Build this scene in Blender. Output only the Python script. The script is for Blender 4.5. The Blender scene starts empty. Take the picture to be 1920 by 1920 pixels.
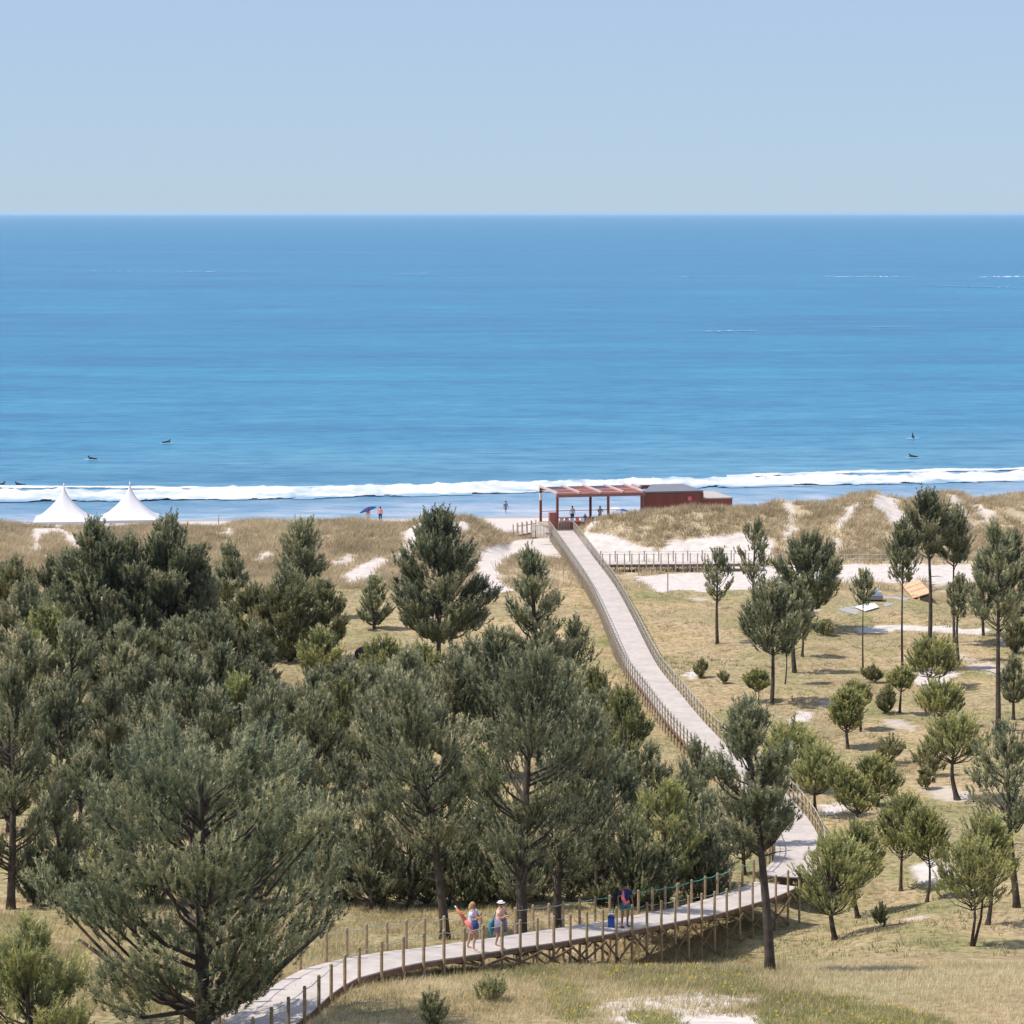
import bpy, math, random
import numpy as np
from mathutils import Vector, Matrix
PI = math.pi
R = math.radians
scene = bpy.context.scene
COL = scene.collection

# ------------------------------------------------------------ camera, sky, sun, exposure
F = 5200.0; HOR = 399.0; CAMZ = 37.0
cd = bpy.data.cameras.new('camera'); cam = bpy.data.objects.new('camera', cd); COL.objects.link(cam)
cam.location = (0, 0, CAMZ); cam.rotation_euler = (R(90), 0, 0)
cd.sensor_width = 36; cd.lens = 36 * F / 1920; cd.shift_y = -(960 - HOR) / 1920
cd.clip_start = 1; cd.clip_end = 120000
scene.camera = cam
SUN_EL, SUN_BACK = R(58), R(-9)
sdir = Vector((-math.cos(SUN_EL) * math.cos(SUN_BACK), math.cos(SUN_EL) * math.sin(SUN_BACK), math.sin(SUN_EL)))
w = bpy.data.worlds.new('World'); scene.world = w; w.use_nodes = True
nt = w.node_tree; bg = nt.nodes['Background']
sky = nt.nodes.new('ShaderNodeTexSky'); sky.sky_type = 'NISHITA'; sky.sun_disc = False
sky.sun_elevation = SUN_EL; sky.sun_rotation = math.atan2(sdir.x, sdir.y)
sky.altitude = 0; sky.air_density = 1.0; sky.dust_density = 0.0; sky.ozone_density = 7.0
SKY_TINT = (0.38, 0.72, 0.95, 1)
mx = nt.nodes.new('ShaderNodeMix'); mx.data_type = 'RGBA'; mx.blend_type = 'MULTIPLY'; mx.inputs[0].default_value = 1
nt.links.new(sky.outputs[0], mx.inputs[6]); mx.inputs[7].default_value = SKY_TINT
hzm = nt.nodes.new('ShaderNodeMix'); hzm.data_type = 'RGBA'; hzm.inputs[0].default_value = .62      # pale marine air over the whole sky
hzm.inputs[7].default_value = (5.08, 5.62, 7.1, 1); nt.links.new(mx.outputs[2], hzm.inputs[6])
nt.links.new(hzm.outputs[2], bg.inputs[0]); bg.inputs[1].default_value = 0.10
sl = bpy.data.lights.new('sun', 'SUN'); sl.energy = 4.2; sl.angle = R(0.5); sl.color = (1.0, 0.93, 0.84)
so = bpy.data.objects.new('sun', sl); COL.objects.link(so); so.rotation_euler = sdir.to_track_quat('Z', 'Y').to_euler()
scene.view_settings.view_transform = 'Standard'; scene.view_settings.look = 'None'
scene.view_settings.exposure = 0.25; scene.view_settings.gamma = 1
cy = scene.cycles
cy.use_denoising = True
cy.max_bounces = 5; cy.diffuse_bounces = 2; cy.glossy_bounces = 2; cy.transmission_bounces = 2; cy.volume_bounces = 1; cy.transparent_max_bounces = 4
cy.use_adaptive_sampling = True; cy.adaptive_threshold = 0.02; cy.caustics_reflective = False; cy.caustics_refractive = False
scene.render.film_transparent = False

# ------------------------------------------------------------ materials
def new_mat(name):
    m = bpy.data.materials.new(name); m.use_nodes = True
    return m, m.node_tree, m.node_tree.nodes['Principled BSDF']
def mat(name, col, rough=0.8, var=0.0, scale=5.0, spec=0.2, bump=0.0, metal=0.0, vec=(1, 1, 1)):
    m, t, b = new_mat(name)
    b.inputs['Base Color'].default_value = (*col, 1); b.inputs['Roughness'].default_value = rough
    b.inputs['Specular IOR Level'].default_value = spec; b.inputs['Metallic'].default_value = metal
    if var > 0 or bump > 0:
        tc = t.nodes.new('ShaderNodeTexCoord'); mp = t.nodes.new('ShaderNodeMapping'); mp.inputs['Scale'].default_value = vec
        n = t.nodes.new('ShaderNodeTexNoise'); n.inputs['Scale'].default_value = scale; n.inputs['Detail'].default_value = 5
        t.links.new(tc.outputs['Object'], mp.inputs[0]); t.links.new(mp.outputs[0], n.inputs['Vector'])
        if var > 0:
            r = t.nodes.new('ShaderNodeValToRGB')
            r.color_ramp.elements[0].position = .3; r.color_ramp.elements[1].position = .7
            r.color_ramp.elements[0].color = (*[c * (1 - var) for c in col], 1)
            r.color_ramp.elements[1].color = (*[min(1, c * (1 + var)) for c in col], 1)
            t.links.new(n.outputs[0], r.inputs[0]); t.links.new(r.outputs[0], b.inputs['Base Color'])
        if bump > 0:
            bp = t.nodes.new('ShaderNodeBump'); bp.inputs['Strength'].default_value = bump; bp.inputs['Distance'].default_value = .05
            t.links.new(n.outputs[0], bp.inputs['Height']); t.links.new(bp.outputs[0], b.inputs['Normal'])
    return m
def leaf_mat(name, c0, c1, c2, trans=0.25, objvar=0.25):
    m, t, b = new_mat(name)
    at = t.nodes.new('ShaderNodeAttribute'); at.attribute_name = 'tint'
    r = t.nodes.new('ShaderNodeValToRGB')
    e = r.color_ramp.elements; e[0].position = 0; e[0].color = (*c0, 1); e[1].position = 1; e[1].color = (*c2, 1)
    k = e.new(.5); k.color = (*c1, 1)
    t.links.new(at.outputs['Fac'], r.inputs[0])
    oi = t.nodes.new('ShaderNodeObjectInfo'); mr = t.nodes.new('ShaderNodeMapRange')
    mr.inputs['To Min'].default_value = 1 - objvar; mr.inputs['To Max'].default_value = 1 + objvar
    t.links.new(oi.outputs['Random'], mr.inputs['Value'])
    ml = t.nodes.new('ShaderNodeMix'); ml.data_type = 'RGBA'; ml.blend_type = 'MULTIPLY'; ml.inputs[0].default_value = 1
    t.links.new(r.outputs[0], ml.inputs[6]); t.links.new(mr.outputs[0], ml.inputs[7])
    b.inputs['Roughness'].default_value = .55; b.inputs['Specular IOR Level'].default_value = .35
    t.links.new(ml.outputs[2], b.inputs['Base Color'])
    tr = t.nodes.new('ShaderNodeBsdfTranslucent'); t.links.new(ml.outputs[2], tr.inputs[0])
    ms = t.nodes.new('ShaderNodeMixShader'); ms.inputs[0].default_value = trans
    t.links.new(b.outputs[0], ms.inputs[1]); t.links.new(tr.outputs[0], ms.inputs[2])
    t.links.new(ms.outputs[0], t.nodes['Material Output'].inputs[0])
    return m
M = dict(
    pine=leaf_mat('maritime_pine_needles', (.045, .085, .065), (.295, .315, .175), (.72, .65, .42), .34, .17),  # darkest needle colour also carries the green tint of crown shade
    stone=leaf_mat('stone_pine_needles', (.06, .09, .055), (.31, .33, .145), (.66, .62, .25), .36, .15),
    bush=leaf_mat('bush_leaves', (.05, .075, .045), (.265, .275, .14), (.54, .50, .26), .32, .15),
    marram=leaf_mat('marram_grass', (.30, .25, .15), (.56, .46, .30), (.78, .66, .46), .4, 0),
    meadow=leaf_mat('meadow_grass', (.28, .25, .12), (.56, .47, .26), (.80, .69, .46), .4, 0),
    green=leaf_mat('green_herbs', (.12, .15, .05), (.26, .28, .10), (.48, .44, .16), .4, 0),
    flower=mat('yellow_flowers', (.75, .52, .05)),
    bark=mat('pine_bark', (.085, .07, .06), .9, .45, 3, .1, .5),
    wood=mat('grey_deck_boards', (.56, .50, .47), .8, .10, 6, .2, 0, vec=(1, 1, 1)),
    post=mat('round_timber_posts', (.36, .27, .17), .8, .25, 6, .15),
    postgrey=mat('weathered_timber_posts', (.40, .35, .29), .85, .2, 6, .15),
    fascia=mat('brown_fascia_timber', (.20, .12, .08), .8, .25, 4, .15),
    brace=mat('brown_brace_timber', (.17, .11, .07), .85, .25, 4, .15),
    rope_green=mat('green_rope', (.10, .50, .38), .7),
    rope=mat('pale_rope', (.42, .48, .42), .8),
    tent=mat('white_tent_fabric', (.70, .70, .715), .6),
    red=mat('red_painted_timber', (.255, .075, .055), .6, .12, 1.5, .3, 0, vec=(1, 1, .2)),
    redlight=mat('faded_red_timber', (.36, .15, .12), .6, .1, 3, .3),
    pinkbeam=mat('pale_pink_rafters', (.55, .42, .41), .6, .05, 3, .3),
    roofgrey=mat('grey_roof_sheet', (.19, .19, .22), .6, .1, 1, .3),
    roofpale=mat('pale_gravel_roof', (.44, .41, .38), .8, .1, 3, .2),
    dark=mat('dark_glass_panel', (.07, .07, .10), .6),
    white=mat('white_paint', (.85, .85, .85), .5),
    skin=mat('fair_skin', (.50, .29, .20), .6),  # paler of the two skin tones
    skindark=mat('tanned_skin', (.30, .17, .11), .6),
    hairblond=mat('blond_hair', (.38, .27, .12), .7),
    hairdark=mat('dark_hair', (.025, .018, .015), .7),
    blue=mat('deep_blue_cloth', (.03, .09, .33), .7), navy=mat('navy_cloth', (.03, .04, .14), .7),
    pink=mat('coral_pink_cloth', (.80, .22, .20), .7), lav=mat('grey_lavender_cloth', (.22, .20, .30), .7),
    paleblue=mat('pale_blue_cloth', (.55, .62, .78), .7), orange=mat('coral_orange_plastic', (.70, .20, .10), .5),
    teal=mat('teal_cloth', (.05, .22, .28), .7), black=mat('black_cloth', (.02, .02, .025), .6),
    peach=mat('peach_cloth', (.75, .48, .36), .7), cream=mat('cream_cloth', (.7, .62, .5), .7),
    ply=mat('pale_plywood', (.62, .40, .25), .7, .12, 2), hutshade=mat('shelter_opening_shade', (.05, .045, .04), .9),
    concrete=mat('grey_concrete_slab', (.36, .36, .37), .85, .1, 2), metal=mat('grey_metal_sheet', (.24, .25, .29), .4, metal=.3),
    rock=mat('pale_rock', (.55, .50, .48), .9, .2, 3, .1, .6), rockshade=mat('hollow_shade_rock', (.06, .055, .06), .9, .3, 3, .1, .6),
    wetsuit=mat('black_wetsuit', (.02, .03, .04), .5), board=mat('white_surfboard', (.85, .86, .88), .3, spec=.5),
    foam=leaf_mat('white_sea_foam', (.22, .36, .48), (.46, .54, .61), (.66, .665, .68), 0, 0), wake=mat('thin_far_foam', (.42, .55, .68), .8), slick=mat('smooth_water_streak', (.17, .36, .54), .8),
)

# ------------------------------------------------------------ helpers
def mesh(name, V, Fc, m, tint=None, parent=None, smooth=False):
    me = bpy.data.meshes.new(name)
    V = np.asarray(V, dtype=np.float32).reshape(-1, 3)
    if isinstance(Fc, np.ndarray):
        k = Fc.shape[1]; n = len(Fc)
        me.vertices.add(len(V)); me.vertices.foreach_set('co', V.ravel())
        me.loops.add(n * k); me.loops.foreach_set('vertex_index', Fc.astype(np.int32).ravel())
        me.polygons.add(n); me.polygons.foreach_set('loop_start', np.arange(0, n * k, k, dtype=np.int32))
        me.polygons.foreach_set('loop_total', np.full(n, k, dtype=np.int32))
    else:
        me.from_pydata(V.tolist(), [], Fc)
    if tint is not None:
        a = me.attributes.new('tint', 'FLOAT', 'POINT'); a.data.foreach_set('value', np.asarray(tint, dtype=np.float32))
    if smooth: me.polygons.foreach_set('use_smooth', np.ones(len(me.polygons), dtype=bool))
    me.update(calc_edges=True)
    if m is not None: me.materials.append(m)
    o = bpy.data.objects.new(name, me); COL.objects.link(o)
    if parent is not None: o.parent = parent
    return o
def tag(o, label=None, cat=None, group=None, kind=None):
    if label: o['label'] = label
    if cat: o['category'] = cat
    if group: o['group'] = group
    if kind: o['kind'] = kind
    return o
def empty(name, loc, label=None, cat=None, group=None, rz=0):
    o = bpy.data.objects.new(name, None); COL.objects.link(o); o.location = loc; o.rotation_euler = (0, 0, rz)
    o.empty_display_size = .3
    return tag(o, label, cat, group)
class MB:                                    # collects simple solids into ONE mesh
    def __init__(s): s.v = []; s.f = []
    def add(s, V, Fc):
        b = len(s.v); s.v += [tuple(p) for p in V]; s.f += [tuple(i + b for i in q) for q in Fc]; return s
    def box(s, c, d, rz=0):
        cx, cyy, cz = c; a, b, h = d[0] / 2, d[1] / 2, d[2] / 2; cs, sn = math.cos(rz), math.sin(rz); V = []
        for z in (-h, h):
            for x, y in ((-a, -b), (a, -b), (a, b), (-a, b)): V.append((cx + x * cs - y * sn, cyy + x * sn + y * cs, cz + z))
        return s.add(V, [(3, 2, 1, 0), (4, 5, 6, 7), (0, 1, 5, 4), (1, 2, 6, 5), (2, 3, 7, 6), (3, 0, 4, 7)])
    def tube(s, P, r, n=6, cap=True):
        P = [Vector(p) for p in P]; r = r if hasattr(r, '__len__') else [r] * len(P); V = []; Fc = []
        for i, p in enumerate(P):
            d = (P[min(i + 1, len(P) - 1)] - P[max(i - 1, 0)]).normalized()
            u = d.cross(Vector((0, 1, 0)) if abs(d.y) < .9 else Vector((1, 0, 0))).normalized(); w_ = d.cross(u)
            for k in range(n):
                a = 2 * PI * k / n; V.append(p + (u * math.cos(a) + w_ * math.sin(a)) * r[i])
        for i in range(len(P) - 1):
            for k in range(n): Fc.append((i * n + k, i * n + (k + 1) % n, (i + 1) * n + (k + 1) % n, (i + 1) * n + k))
        if cap: Fc.append(tuple(range(n - 1, -1, -1))); Fc.append(tuple((len(P) - 1) * n + k for k in range(n)))
        return s.add(V, Fc)
    def beam(s, a, b, w_, h):                # rectangular beam between two points
        a, b = Vector(a), Vector(b); d = (b - a).normalized(); u = d.cross(Vector((0, 0, 1)))
        u = u.normalized() if u.length > 1e-4 else Vector((1, 0, 0)); v = u.cross(d)
        V = [p + u * (x * w_ / 2) + v * (y * h / 2) for p in (a, b) for x, y in ((-1, -1), (1, -1), (1, 1), (-1, 1))]
        return s.add(V, [(3, 2, 1, 0), (4, 5, 6, 7), (0, 1, 5, 4), (1, 2, 6, 5), (2, 3, 7, 6), (3, 0, 4, 7)])
    def ball(s, c, r, nu=10, nv=7):
        r = r if hasattr(r, '__len__') else (r, r, r); V = [(c[0], c[1], c[2] - r[2])]; Fc = []
        for j in range(1, nv):
            t = -PI / 2 + PI * j / nv
            for k in range(nu):
                a = 2 * PI * k / nu; V.append((c[0] + r[0] * math.cos(t) * math.cos(a), c[1] + r[1] * math.cos(t) * math.sin(a), c[2] + r[2] * math.sin(t)))
        V.append((c[0], c[1], c[2] + r[2])); L = len(V) - 1
        for k in range(nu):
            Fc.append((0, 1 + (k + 1) % nu, 1 + k)); Fc.append((L, L - nu + k, L - nu + (k + 1) % nu))
        for j in range(nv - 2):
            for k in range(nu): a = 1 + j * nu; Fc.append((a + k, a + (k + 1) % nu, a + nu + (k + 1) % nu, a + nu + k))
        return s.add(V, Fc)
    def build(s, name, m, parent=None, smooth=False): return mesh(name, s.v, s.f, m, None, parent, smooth)

# value noise
_rs = np.random.RandomState(7); _tab = _rs.rand(256, 256)
def vnoise(x, y):
    x = np.asarray(x, float); y = np.asarray(y, float)
    xi = np.floor(x).astype(int); yi = np.floor(y).astype(int); fx = x - xi; fy = y - yi
    fx = fx * fx * (3 - 2 * fx); fy = fy * fy * (3 - 2 * fy); g = lambda a, b: _tab[a & 255, b & 255]
    return (g(xi, yi) * (1 - fx) + g(xi + 1, yi) * fx) * (1 - fy) + (g(xi, yi + 1) * (1 - fx) + g(xi + 1, yi + 1) * fx) * fy
def fbm(x, y, o=4):
    s = 0; a = .5
    for i in range(o): s = s + a * (vnoise(x * 2 ** i + 17 * i, y * 2 ** i + 31 * i) - .5); a *= .5
    return s                                  # about -.5 .. .5

# ------------------------------------------------------------ boardwalk course (shared by the terrain)
_ne = [(440, 1985, 65.5), (470, 1975, 64.5), (505, 1955, 63.4), (537, 1934, 62.4), (567, 1911, 61.5), (594, 1888, 60.6), (617, 1867, 59.8), (643, 1848, 59), (670, 1828, 58.4), (712, 1818, 57.8), (753, 1809, 57.1), (791, 1803, 56.4), (829, 1798, 55.7), (867, 1791, 55), (902, 1786, 54.2), (938, 1780, 53.3), (972, 1777, 52.5), (1004, 1774, 51.7),
      (1035, 1768, 51), (1066, 1763, 50.3), (1097, 1758, 49.6), (1127, 1753, 49), (1153, 1748, 48.4), (1182, 1743, 47.7), (1210, 1739, 47.1), (1237, 1734, 46.5), (1263, 1729, 45.9), (1288, 1725, 45.3), (1313, 1720, 44.8), (1337, 1715, 44.3), (1360, 1709, 43.8), (1384, 1703, 43.2), (1408, 1697, 42.7), (1430, 1690, 42.3), (1452, 1683, 41.9), (1475, 1674, 41.5), (1496, 1664, 41.1)]
def unit(v): return v / np.maximum(np.linalg.norm(v, axis=-1, keepdims=True), 1e-6)
NE = np.array([((a - 960) / s, F / s, CAMZ - (y - HOR) / s) for a, y, s in _ne])
NE[:, 2] = np.convolve(np.pad(NE[:, 2], 2, 'edge'), np.ones(5) / 5, 'valid'); NE[:, 1] = np.convolve(np.pad(NE[:, 1], 1, 'reflect', reflect_type='odd'), np.ones(3) / 3, 'valid')
d = unit(np.gradient(NE[:, :2], axis=0)); nr = np.stack([-d[:, 1], d[:, 0]], -1); FE = NE.copy(); FE[:, :2] += nr * 2.1
mp_ = [(NE[-1] + FE[-1]) / 2]
for a, y, z in [(1497, 1610, 5.9), (1492, 1570, 5.5), (1462, 1520, 5.1), (1400, 1455, 4.8), (1336, 1405, 4.5), (1287, 1355, 4.25), (1243, 1300, 4.1), (1201, 1245, 4.0), (1160, 1160, 3.9), (1129, 1100, 3.9), (1088, 1042, 3.9), (1052, 993, 3.95)]: Yq = (CAMZ - z) * F / (y - HOR); mp_.append(np.array([(a - 960) / F * Yq, Yq, z]))
_m = np.array(mp_); _s = np.arange(len(_m)); _q = np.arange(0, len(_m) - 1 + .01, .08); _m = np.stack([np.interp(_q, _s, _m[:, k]) for k in range(3)], -1)
_n = (NE + FE) / 2; _s = np.arange(len(_n)); _q = np.arange(0, len(_n) - 1 + .01, .5); _n = np.stack([np.interp(_q, _s, _n[:, k]) for k in range(3)], -1)
COURSE = np.concatenate([_n, _m])
def carve(X, Y, z):
    z = np.array(z, float, copy=True); near = (X > -14) & (X < 19) & (Y > 74) & (Y < 292)
    idx = np.flatnonzero(near.ravel()) if z.ndim else (np.array([0]) if near else np.array([], int))
    if len(idx) == 0: return z
    xf = np.atleast_1d(X).ravel()[idx]; yf = np.atleast_1d(Y).ravel()[idx]; zf = z.reshape(-1)
    for i0 in range(0, len(idx), 40000):
        q = slice(i0, i0 + 40000); D = (xf[q, None] - COURSE[None, :, 0]) ** 2 + (yf[q, None] - COURSE[None, :, 1]) ** 2
        k = D.argmin(1); dm = np.sqrt(D[np.arange(len(k)), k]); lim = COURSE[k, 2] - .22 + 1.2 * np.clip(dm - 1.5, 0, 9)
        zf[idx[q]] = np.minimum(zf[idx[q]], lim)
    return zf.reshape(z.shape)
# ------------------------------------------------------------ terrain height
_py = np.array([-400, -100, 0, 40, 65, 81, 89, 95, 103, 110.5, 119, 128, 141, 157, 184, 217, 250, 275, 298, 315, 338, 350, 400, 700])
_pz = np.array([22, 24, 23, 17, 14.2, 13.0, 12.25, 10.9, 9.1, 7.5, 6.6, 5.8, 4.8, 4.1, 3.4, 3.1, 3.0, 3.0, 2.7, 1.9, 0.0, -.8, -4, -12])
_yy = np.arange(-400, 700, .5); _zz = np.interp(_yy, _py, _pz); _k = np.exp(-.5 * (np.arange(-12, 13) / 4.0) ** 2); _k /= _k.sum()
_zz = np.convolve(np.pad(_zz, 12, 'edge'), _k, 'valid')
_cp = np.array([(-1500, 985), (-600, 983), (0, 980), (60, 986), (170, 988), (330, 986), (400, 986), (500, 976), (600, 978), (700, 974), (760, 984), (800, 973), (870, 968), (905, 978), (935, 1000), (965, 1030), (1060, 1030),
                (1078, 985), (1105, 966), (1160, 957), (1250, 948), (1330, 949), (1400, 946), (1480, 936), (1545, 944), (1600, 923), (1640, 918), (1700, 932), (1760, 922), (1790, 920), (1822, 936), (1860, 933), (1920, 926), (2400, 925), (3500, 940)])
def sstep(a, b, x): t = np.clip((x - a) / (b - a), 0, 1); return t * t * (3 - 2 * t)
def hz(X, Y):
    X = np.asarray(X, float); Y = np.asarray(Y, float)
    Ye = Y - .10 * X * sstep(300, 330, Y)
    base = np.interp(Ye, _yy, _zz)
    px = 960 + X / np.maximum(Y, 200) * F
    Yc = 285 + 1.5 * np.sin(X * .13) + 3 * sstep(1500, 1700, px)
    Yc = Yc - 2.5 * sstep(1050, 1120, px) * (1 - sstep(1400, 1500, px))
    C = CAMZ - (np.interp(px, _cp[:, 0], _cp[:, 1]) + 6 - HOR) * Yc / F
    wf = np.interp(px, [0, 700, 900, 1060, 1400, 1550, 1700], [18, 17, 9, 6, 8, 12, 16])
    wb = np.interp(px, [0, 900, 1040, 1420, 1500], [7, 7, 4, 4, 8])
    t = (Y - Yc) / np.where(Y < Yc, wf, wb)
    amp = np.maximum(C - base, 0)
    d = amp * np.exp(-np.abs(t) ** 2.2)
    z = base + d
    dm = np.clip(amp / 3, 0, 1) * np.exp(-np.abs(t * .8) ** 2)
    z = z + dm * fbm(X * .22, Y * .16, 4) * 1.5
    z = z + fbm(X * .10 + 5, Y * .07, 3) * .9 * sstep(105, 130, Y) * (1 - sstep(240, 262, Y)) + fbm(X * .8, Y * .8, 2) * .12 * (1 - sstep(300, 320, Y))
    # hollow under the trestle
    u = (Y - 95) / 32; xc = 1 + 12.5 * u
    z = z - 1.3 * np.exp(-((X - xc - .5) / 4.5) ** 2) * sstep(99, 109, Y) * (1 - sstep(127, 140, Y))
    # low mound right of the bottom of the photo
    z = z - .15 * np.exp(-((X - 8) / 9) ** 2 - ((Y - 88) / 6) ** 2)
    return carve(X, Y, z)
def project(X, Y, Z): return 960 + X / Y * F, HOR + (CAMZ - Z) / Y * F
_ys = np.arange(66, 345, .2)
def ground_at(px, py):
    X = (px - 960) / F * _ys; Z = CAMZ - (py - HOR) / F * _ys; h = hz(X, _ys)
    i = int(np.argmax(Z <= h))
    if Z[i] > h[i]: i = len(_ys) - 1
    return float(X[i]), float(_ys[i]), float(h[i])
def on_plane(px, py, Z): Y = (CAMZ - Z) * F / (py - HOR); return ((px - 960) / F * Y, Y, Z)

def inpoly(px, py, poly):
    r = np.zeros(px.shape, bool); n = len(poly)
    for i in range(n):
        x1, y1 = poly[i]; x2, y2 = poly[(i + 1) % n]
        if y1 == y2: continue
        c = ((y1 > py) != (y2 > py)) & (px < (x2 - x1) * (py - y1) / (y2 - y1) + x1); r ^= c
    return r
SAND = [  # bare sand patches, outlined where they lie on the ground
    [(52, 990), (118, 990), (150, 1012), (166, 1034), (140, 1030), (108, 1000), (80, 1001), (74, 1034), (60, 1034), (56, 1008)],
    [(424, 988), (442, 990), (426, 1008), (422, 1036), (410, 1034), (416, 1004)],
    [(638, 1096), (652, 1070), (700, 1044), (730, 1048), (704, 1082), (668, 1096)],
    [(748, 1003), (790, 978), (870, 976), (886, 990), (800, 1004), (772, 1036), (752, 1020)],
    [(888, 1084), (896, 1032), (940, 1020), (1030, 1004), (1046, 1030), (1046, 1050), (1010, 1036), (960, 1046), (930, 1070), (960, 1110), (900, 1112)],
    [(1072, 1008), (1110, 998), (1160, 1004), (1200, 1024), (1236, 1030), (1262, 1012), (1340, 1006), (1400, 998), (1446, 1010), (1450, 1050), (1420, 1066), (1130, 1060)],
    [(1188, 1082), (1300, 1072), (1400, 1064), (1560, 1058), (1850, 1058), (1850, 1094), (1700, 1092), (1560, 1092), (1440, 1102), (1330, 1106), (1230, 1110)],
    [(1626, 936), (1655, 922), (1690, 955), (1726, 1012), (1700, 1014), (1668, 975)], [(1560, 985), (1592, 944), (1612, 940), (1590, 975), (1568, 1000)],
    [(1778, 930), (1796, 940), (1832, 985), (1822, 992), (1786, 954)],
    [(1110, 1884), (1180, 1866), (1300, 1862), (1412, 1868), (1424, 1882), (1340, 1896), (1444, 1908), (1440, 1960), (1220, 1960), (1140, 1905)],
    [(1580, 1960), (1630, 1906), (1716, 1916), (1720, 1960)],
    [(1476, 1350), (1500, 1334), (1524, 1336), (1520, 1348), (1490, 1356)], [(1530, 1512), (1570, 1503), (1592, 1510), (1588, 1522), (1540, 1526)],
    [(1280, 1268), (1310, 1250), (1325, 1256), (1296, 1276)], [(1612, 1428), (1640, 1418), (1646, 1426), (1618, 1436)],
    [(1700, 1265), (1760, 1250), (1800, 1262), (1760, 1290), (1720, 1285)], [(1600, 1176), (1700, 1172), (1860, 1180), (1850, 1190), (1700, 1182), (1610, 1186)],
    [(380, 1960), (400, 1868), (480, 1842), (450, 1900), (430, 1960)],
    [(1700, 1625), (1745, 1610), (1800, 1640), (1740, 1660)], [(1275, 1850), (1275, 1836), (1330, 1840)],
]
def sand_mask(X, Y, Z):
    px, py = project(X, np.maximum(Y, 60), Z)
    j = fbm(X * .7, Y * .5, 4); px2 = px + j * 26; py2 = py + fbm(X * .7 + 40, Y * .5, 4) * 13
    s = np.zeros(px.shape)
    for P in SAND: s = np.maximum(s, inpoly(px2, py2, P))
    s = np.where(Y > 60, s, 0)
    s = np.maximum(s, sstep(293, 297, Y + 5 * j))
    s = np.maximum(s, (fbm(X * .28 + 9, Y * .16 + 3, 4) > .225) * (Y > 120) * (Y < 262) * (X > 14) * .6)
    s = np.maximum(s, (fbm(X * .5 + 90, Y * .28 + 3, 4) > .2) * (Y > 262) * .8)
    return np.clip(s, 0, 1)

# ground sheet: fine where the picture looks, coarse outwards
def axis(lo, a, b, hi, st):
    out = list(np.arange(a, b + st / 2, st)); x = b; d = st
    while x < hi: d *= 1.35; x += d; out.append(min(x, hi))
    x = a; d = st; pre = []
    while x > lo: d *= 1.35; x -= d; pre.append(max(x, lo))
    return np.array(pre[::-1] + out)
gx = axis(-1500, -72, 82, 1500, .45); gy = axis(-500, 74, 345, 520, .4)
GX, GY = np.meshgrid(gx, gy); GZ = hz(GX, GY)
nx, ny = len(gx), len(gy); idx = np.arange(nx * ny).reshape(ny, nx)
Q = np.stack([idx[:-1, :-1], idx[:-1, 1:], idx[1:, 1:], idx[1:, :-1]], -1).reshape(-1, 4)
m, t, b = new_mat('dune_ground')
N = lambda k: t.nodes.new('ShaderNode' + k)
def noise(sc, det=5, vec=None, ro=.5):
    n = N('TexNoise'); n.inputs['Roughness'].default_value = ro; n.inputs['Scale'].default_value = sc; n.inputs['Detail'].default_value = det
    g = N('NewGeometry'); mp = N('Mapping'); mp.inputs['Scale'].default_value = vec or (1, 1, 1)
    t.links.new(g.outputs['Position'], mp.inputs[0]); t.links.new(mp.outputs[0], n.inputs['Vector']); return n
def ramp(src, stops):
    r = N('ValToRGB'); e = r.color_ramp.elements
    e[0].position, e[0].color = stops[0][0], (*stops[0][1], 1); e[1].position, e[1].color = stops[-1][0], (*stops[-1][1], 1)
    for p, c in stops[1:-1]: k = e.new(p); k.color = (*c, 1)
    t.links.new(src, r.inputs[0]); return r
def mix(fac, a, b_, mode='MIX'):
    x = N('Mix'); x.data_type = 'RGBA'; x.blend_type = mode
    if isinstance(fac, float): x.inputs[0].default_value = fac
    else: t.links.new(fac, x.inputs[0])
    for k, s in ((6, a), (7, b_)):
        if isinstance(s, tuple): x.inputs[k].default_value = (*s, 1)
        else: t.links.new(s, x.inputs[k])
    return x.outputs[2]
meadow = ramp(noise(.22, 6, (1, .7, 1)).outputs[0], [(.32, (.32, .245, .14)), (.44, (.42, .33, .205)), (.56, (.37, .305, .17)), (.70, (.25, .24, .115))])
fine = ramp(noise(3.2, 6).outputs[0], [(.32, (.55, .57, .52)), (.5, (1, 1, 1)), (.7, (1.3, 1.27, 1.25))])
broad = ramp(noise(.07, 4).outputs[0], [(.36, (.76, .82, .74)), (.5, (.95, .94, .92)), (.64, (1.08, 1.02, 1.0))])
spots = ramp(noise(1.1, 6, None, .65).outputs[0], [(.34, (.62, .62, .58)), (.46, (1, 1, 1))])
col = mix(1.0, mix(1.0, mix(1.0, meadow.outputs[0], fine.outputs[0], 'MULTIPLY'), broad.outputs[0], 'MULTIPLY'), spots.outputs[0], 'MULTIPLY')
dun = ramp(noise(.6, 5).outputs[0], [(.3, (.36, .29, .19)), (.7, (.52, .43, .29))])
a2 = N('Attribute'); a2.attribute_name = 'dune'
col = mix(a2.outputs['Fac'], col, dun.outputs[0])
sandc = ramp(noise(1.3, 6).outputs[0], [(.3, (.52, .46, .42)), (.7, (.66, .60, .565))])
a1 = N('Attribute'); a1.attribute_name = 'sand'
col = mix(a1.outputs['Fac'], col, sandc.outputs[0])
a3 = N('Attribute'); a3.attribute_name = 'wet'
col = mix(a3.outputs['Fac'], col, (.36, .33, .33))
t.links.new(col, b.inputs['Base Color']); b.inputs['Roughness'].default_value = .9; b.inputs['Specular IOR Level'].default_value = .1
bp = N('Bump'); bp.inputs['Strength'].default_value = .6; bp.inputs['Distance'].default_value = .15
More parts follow.
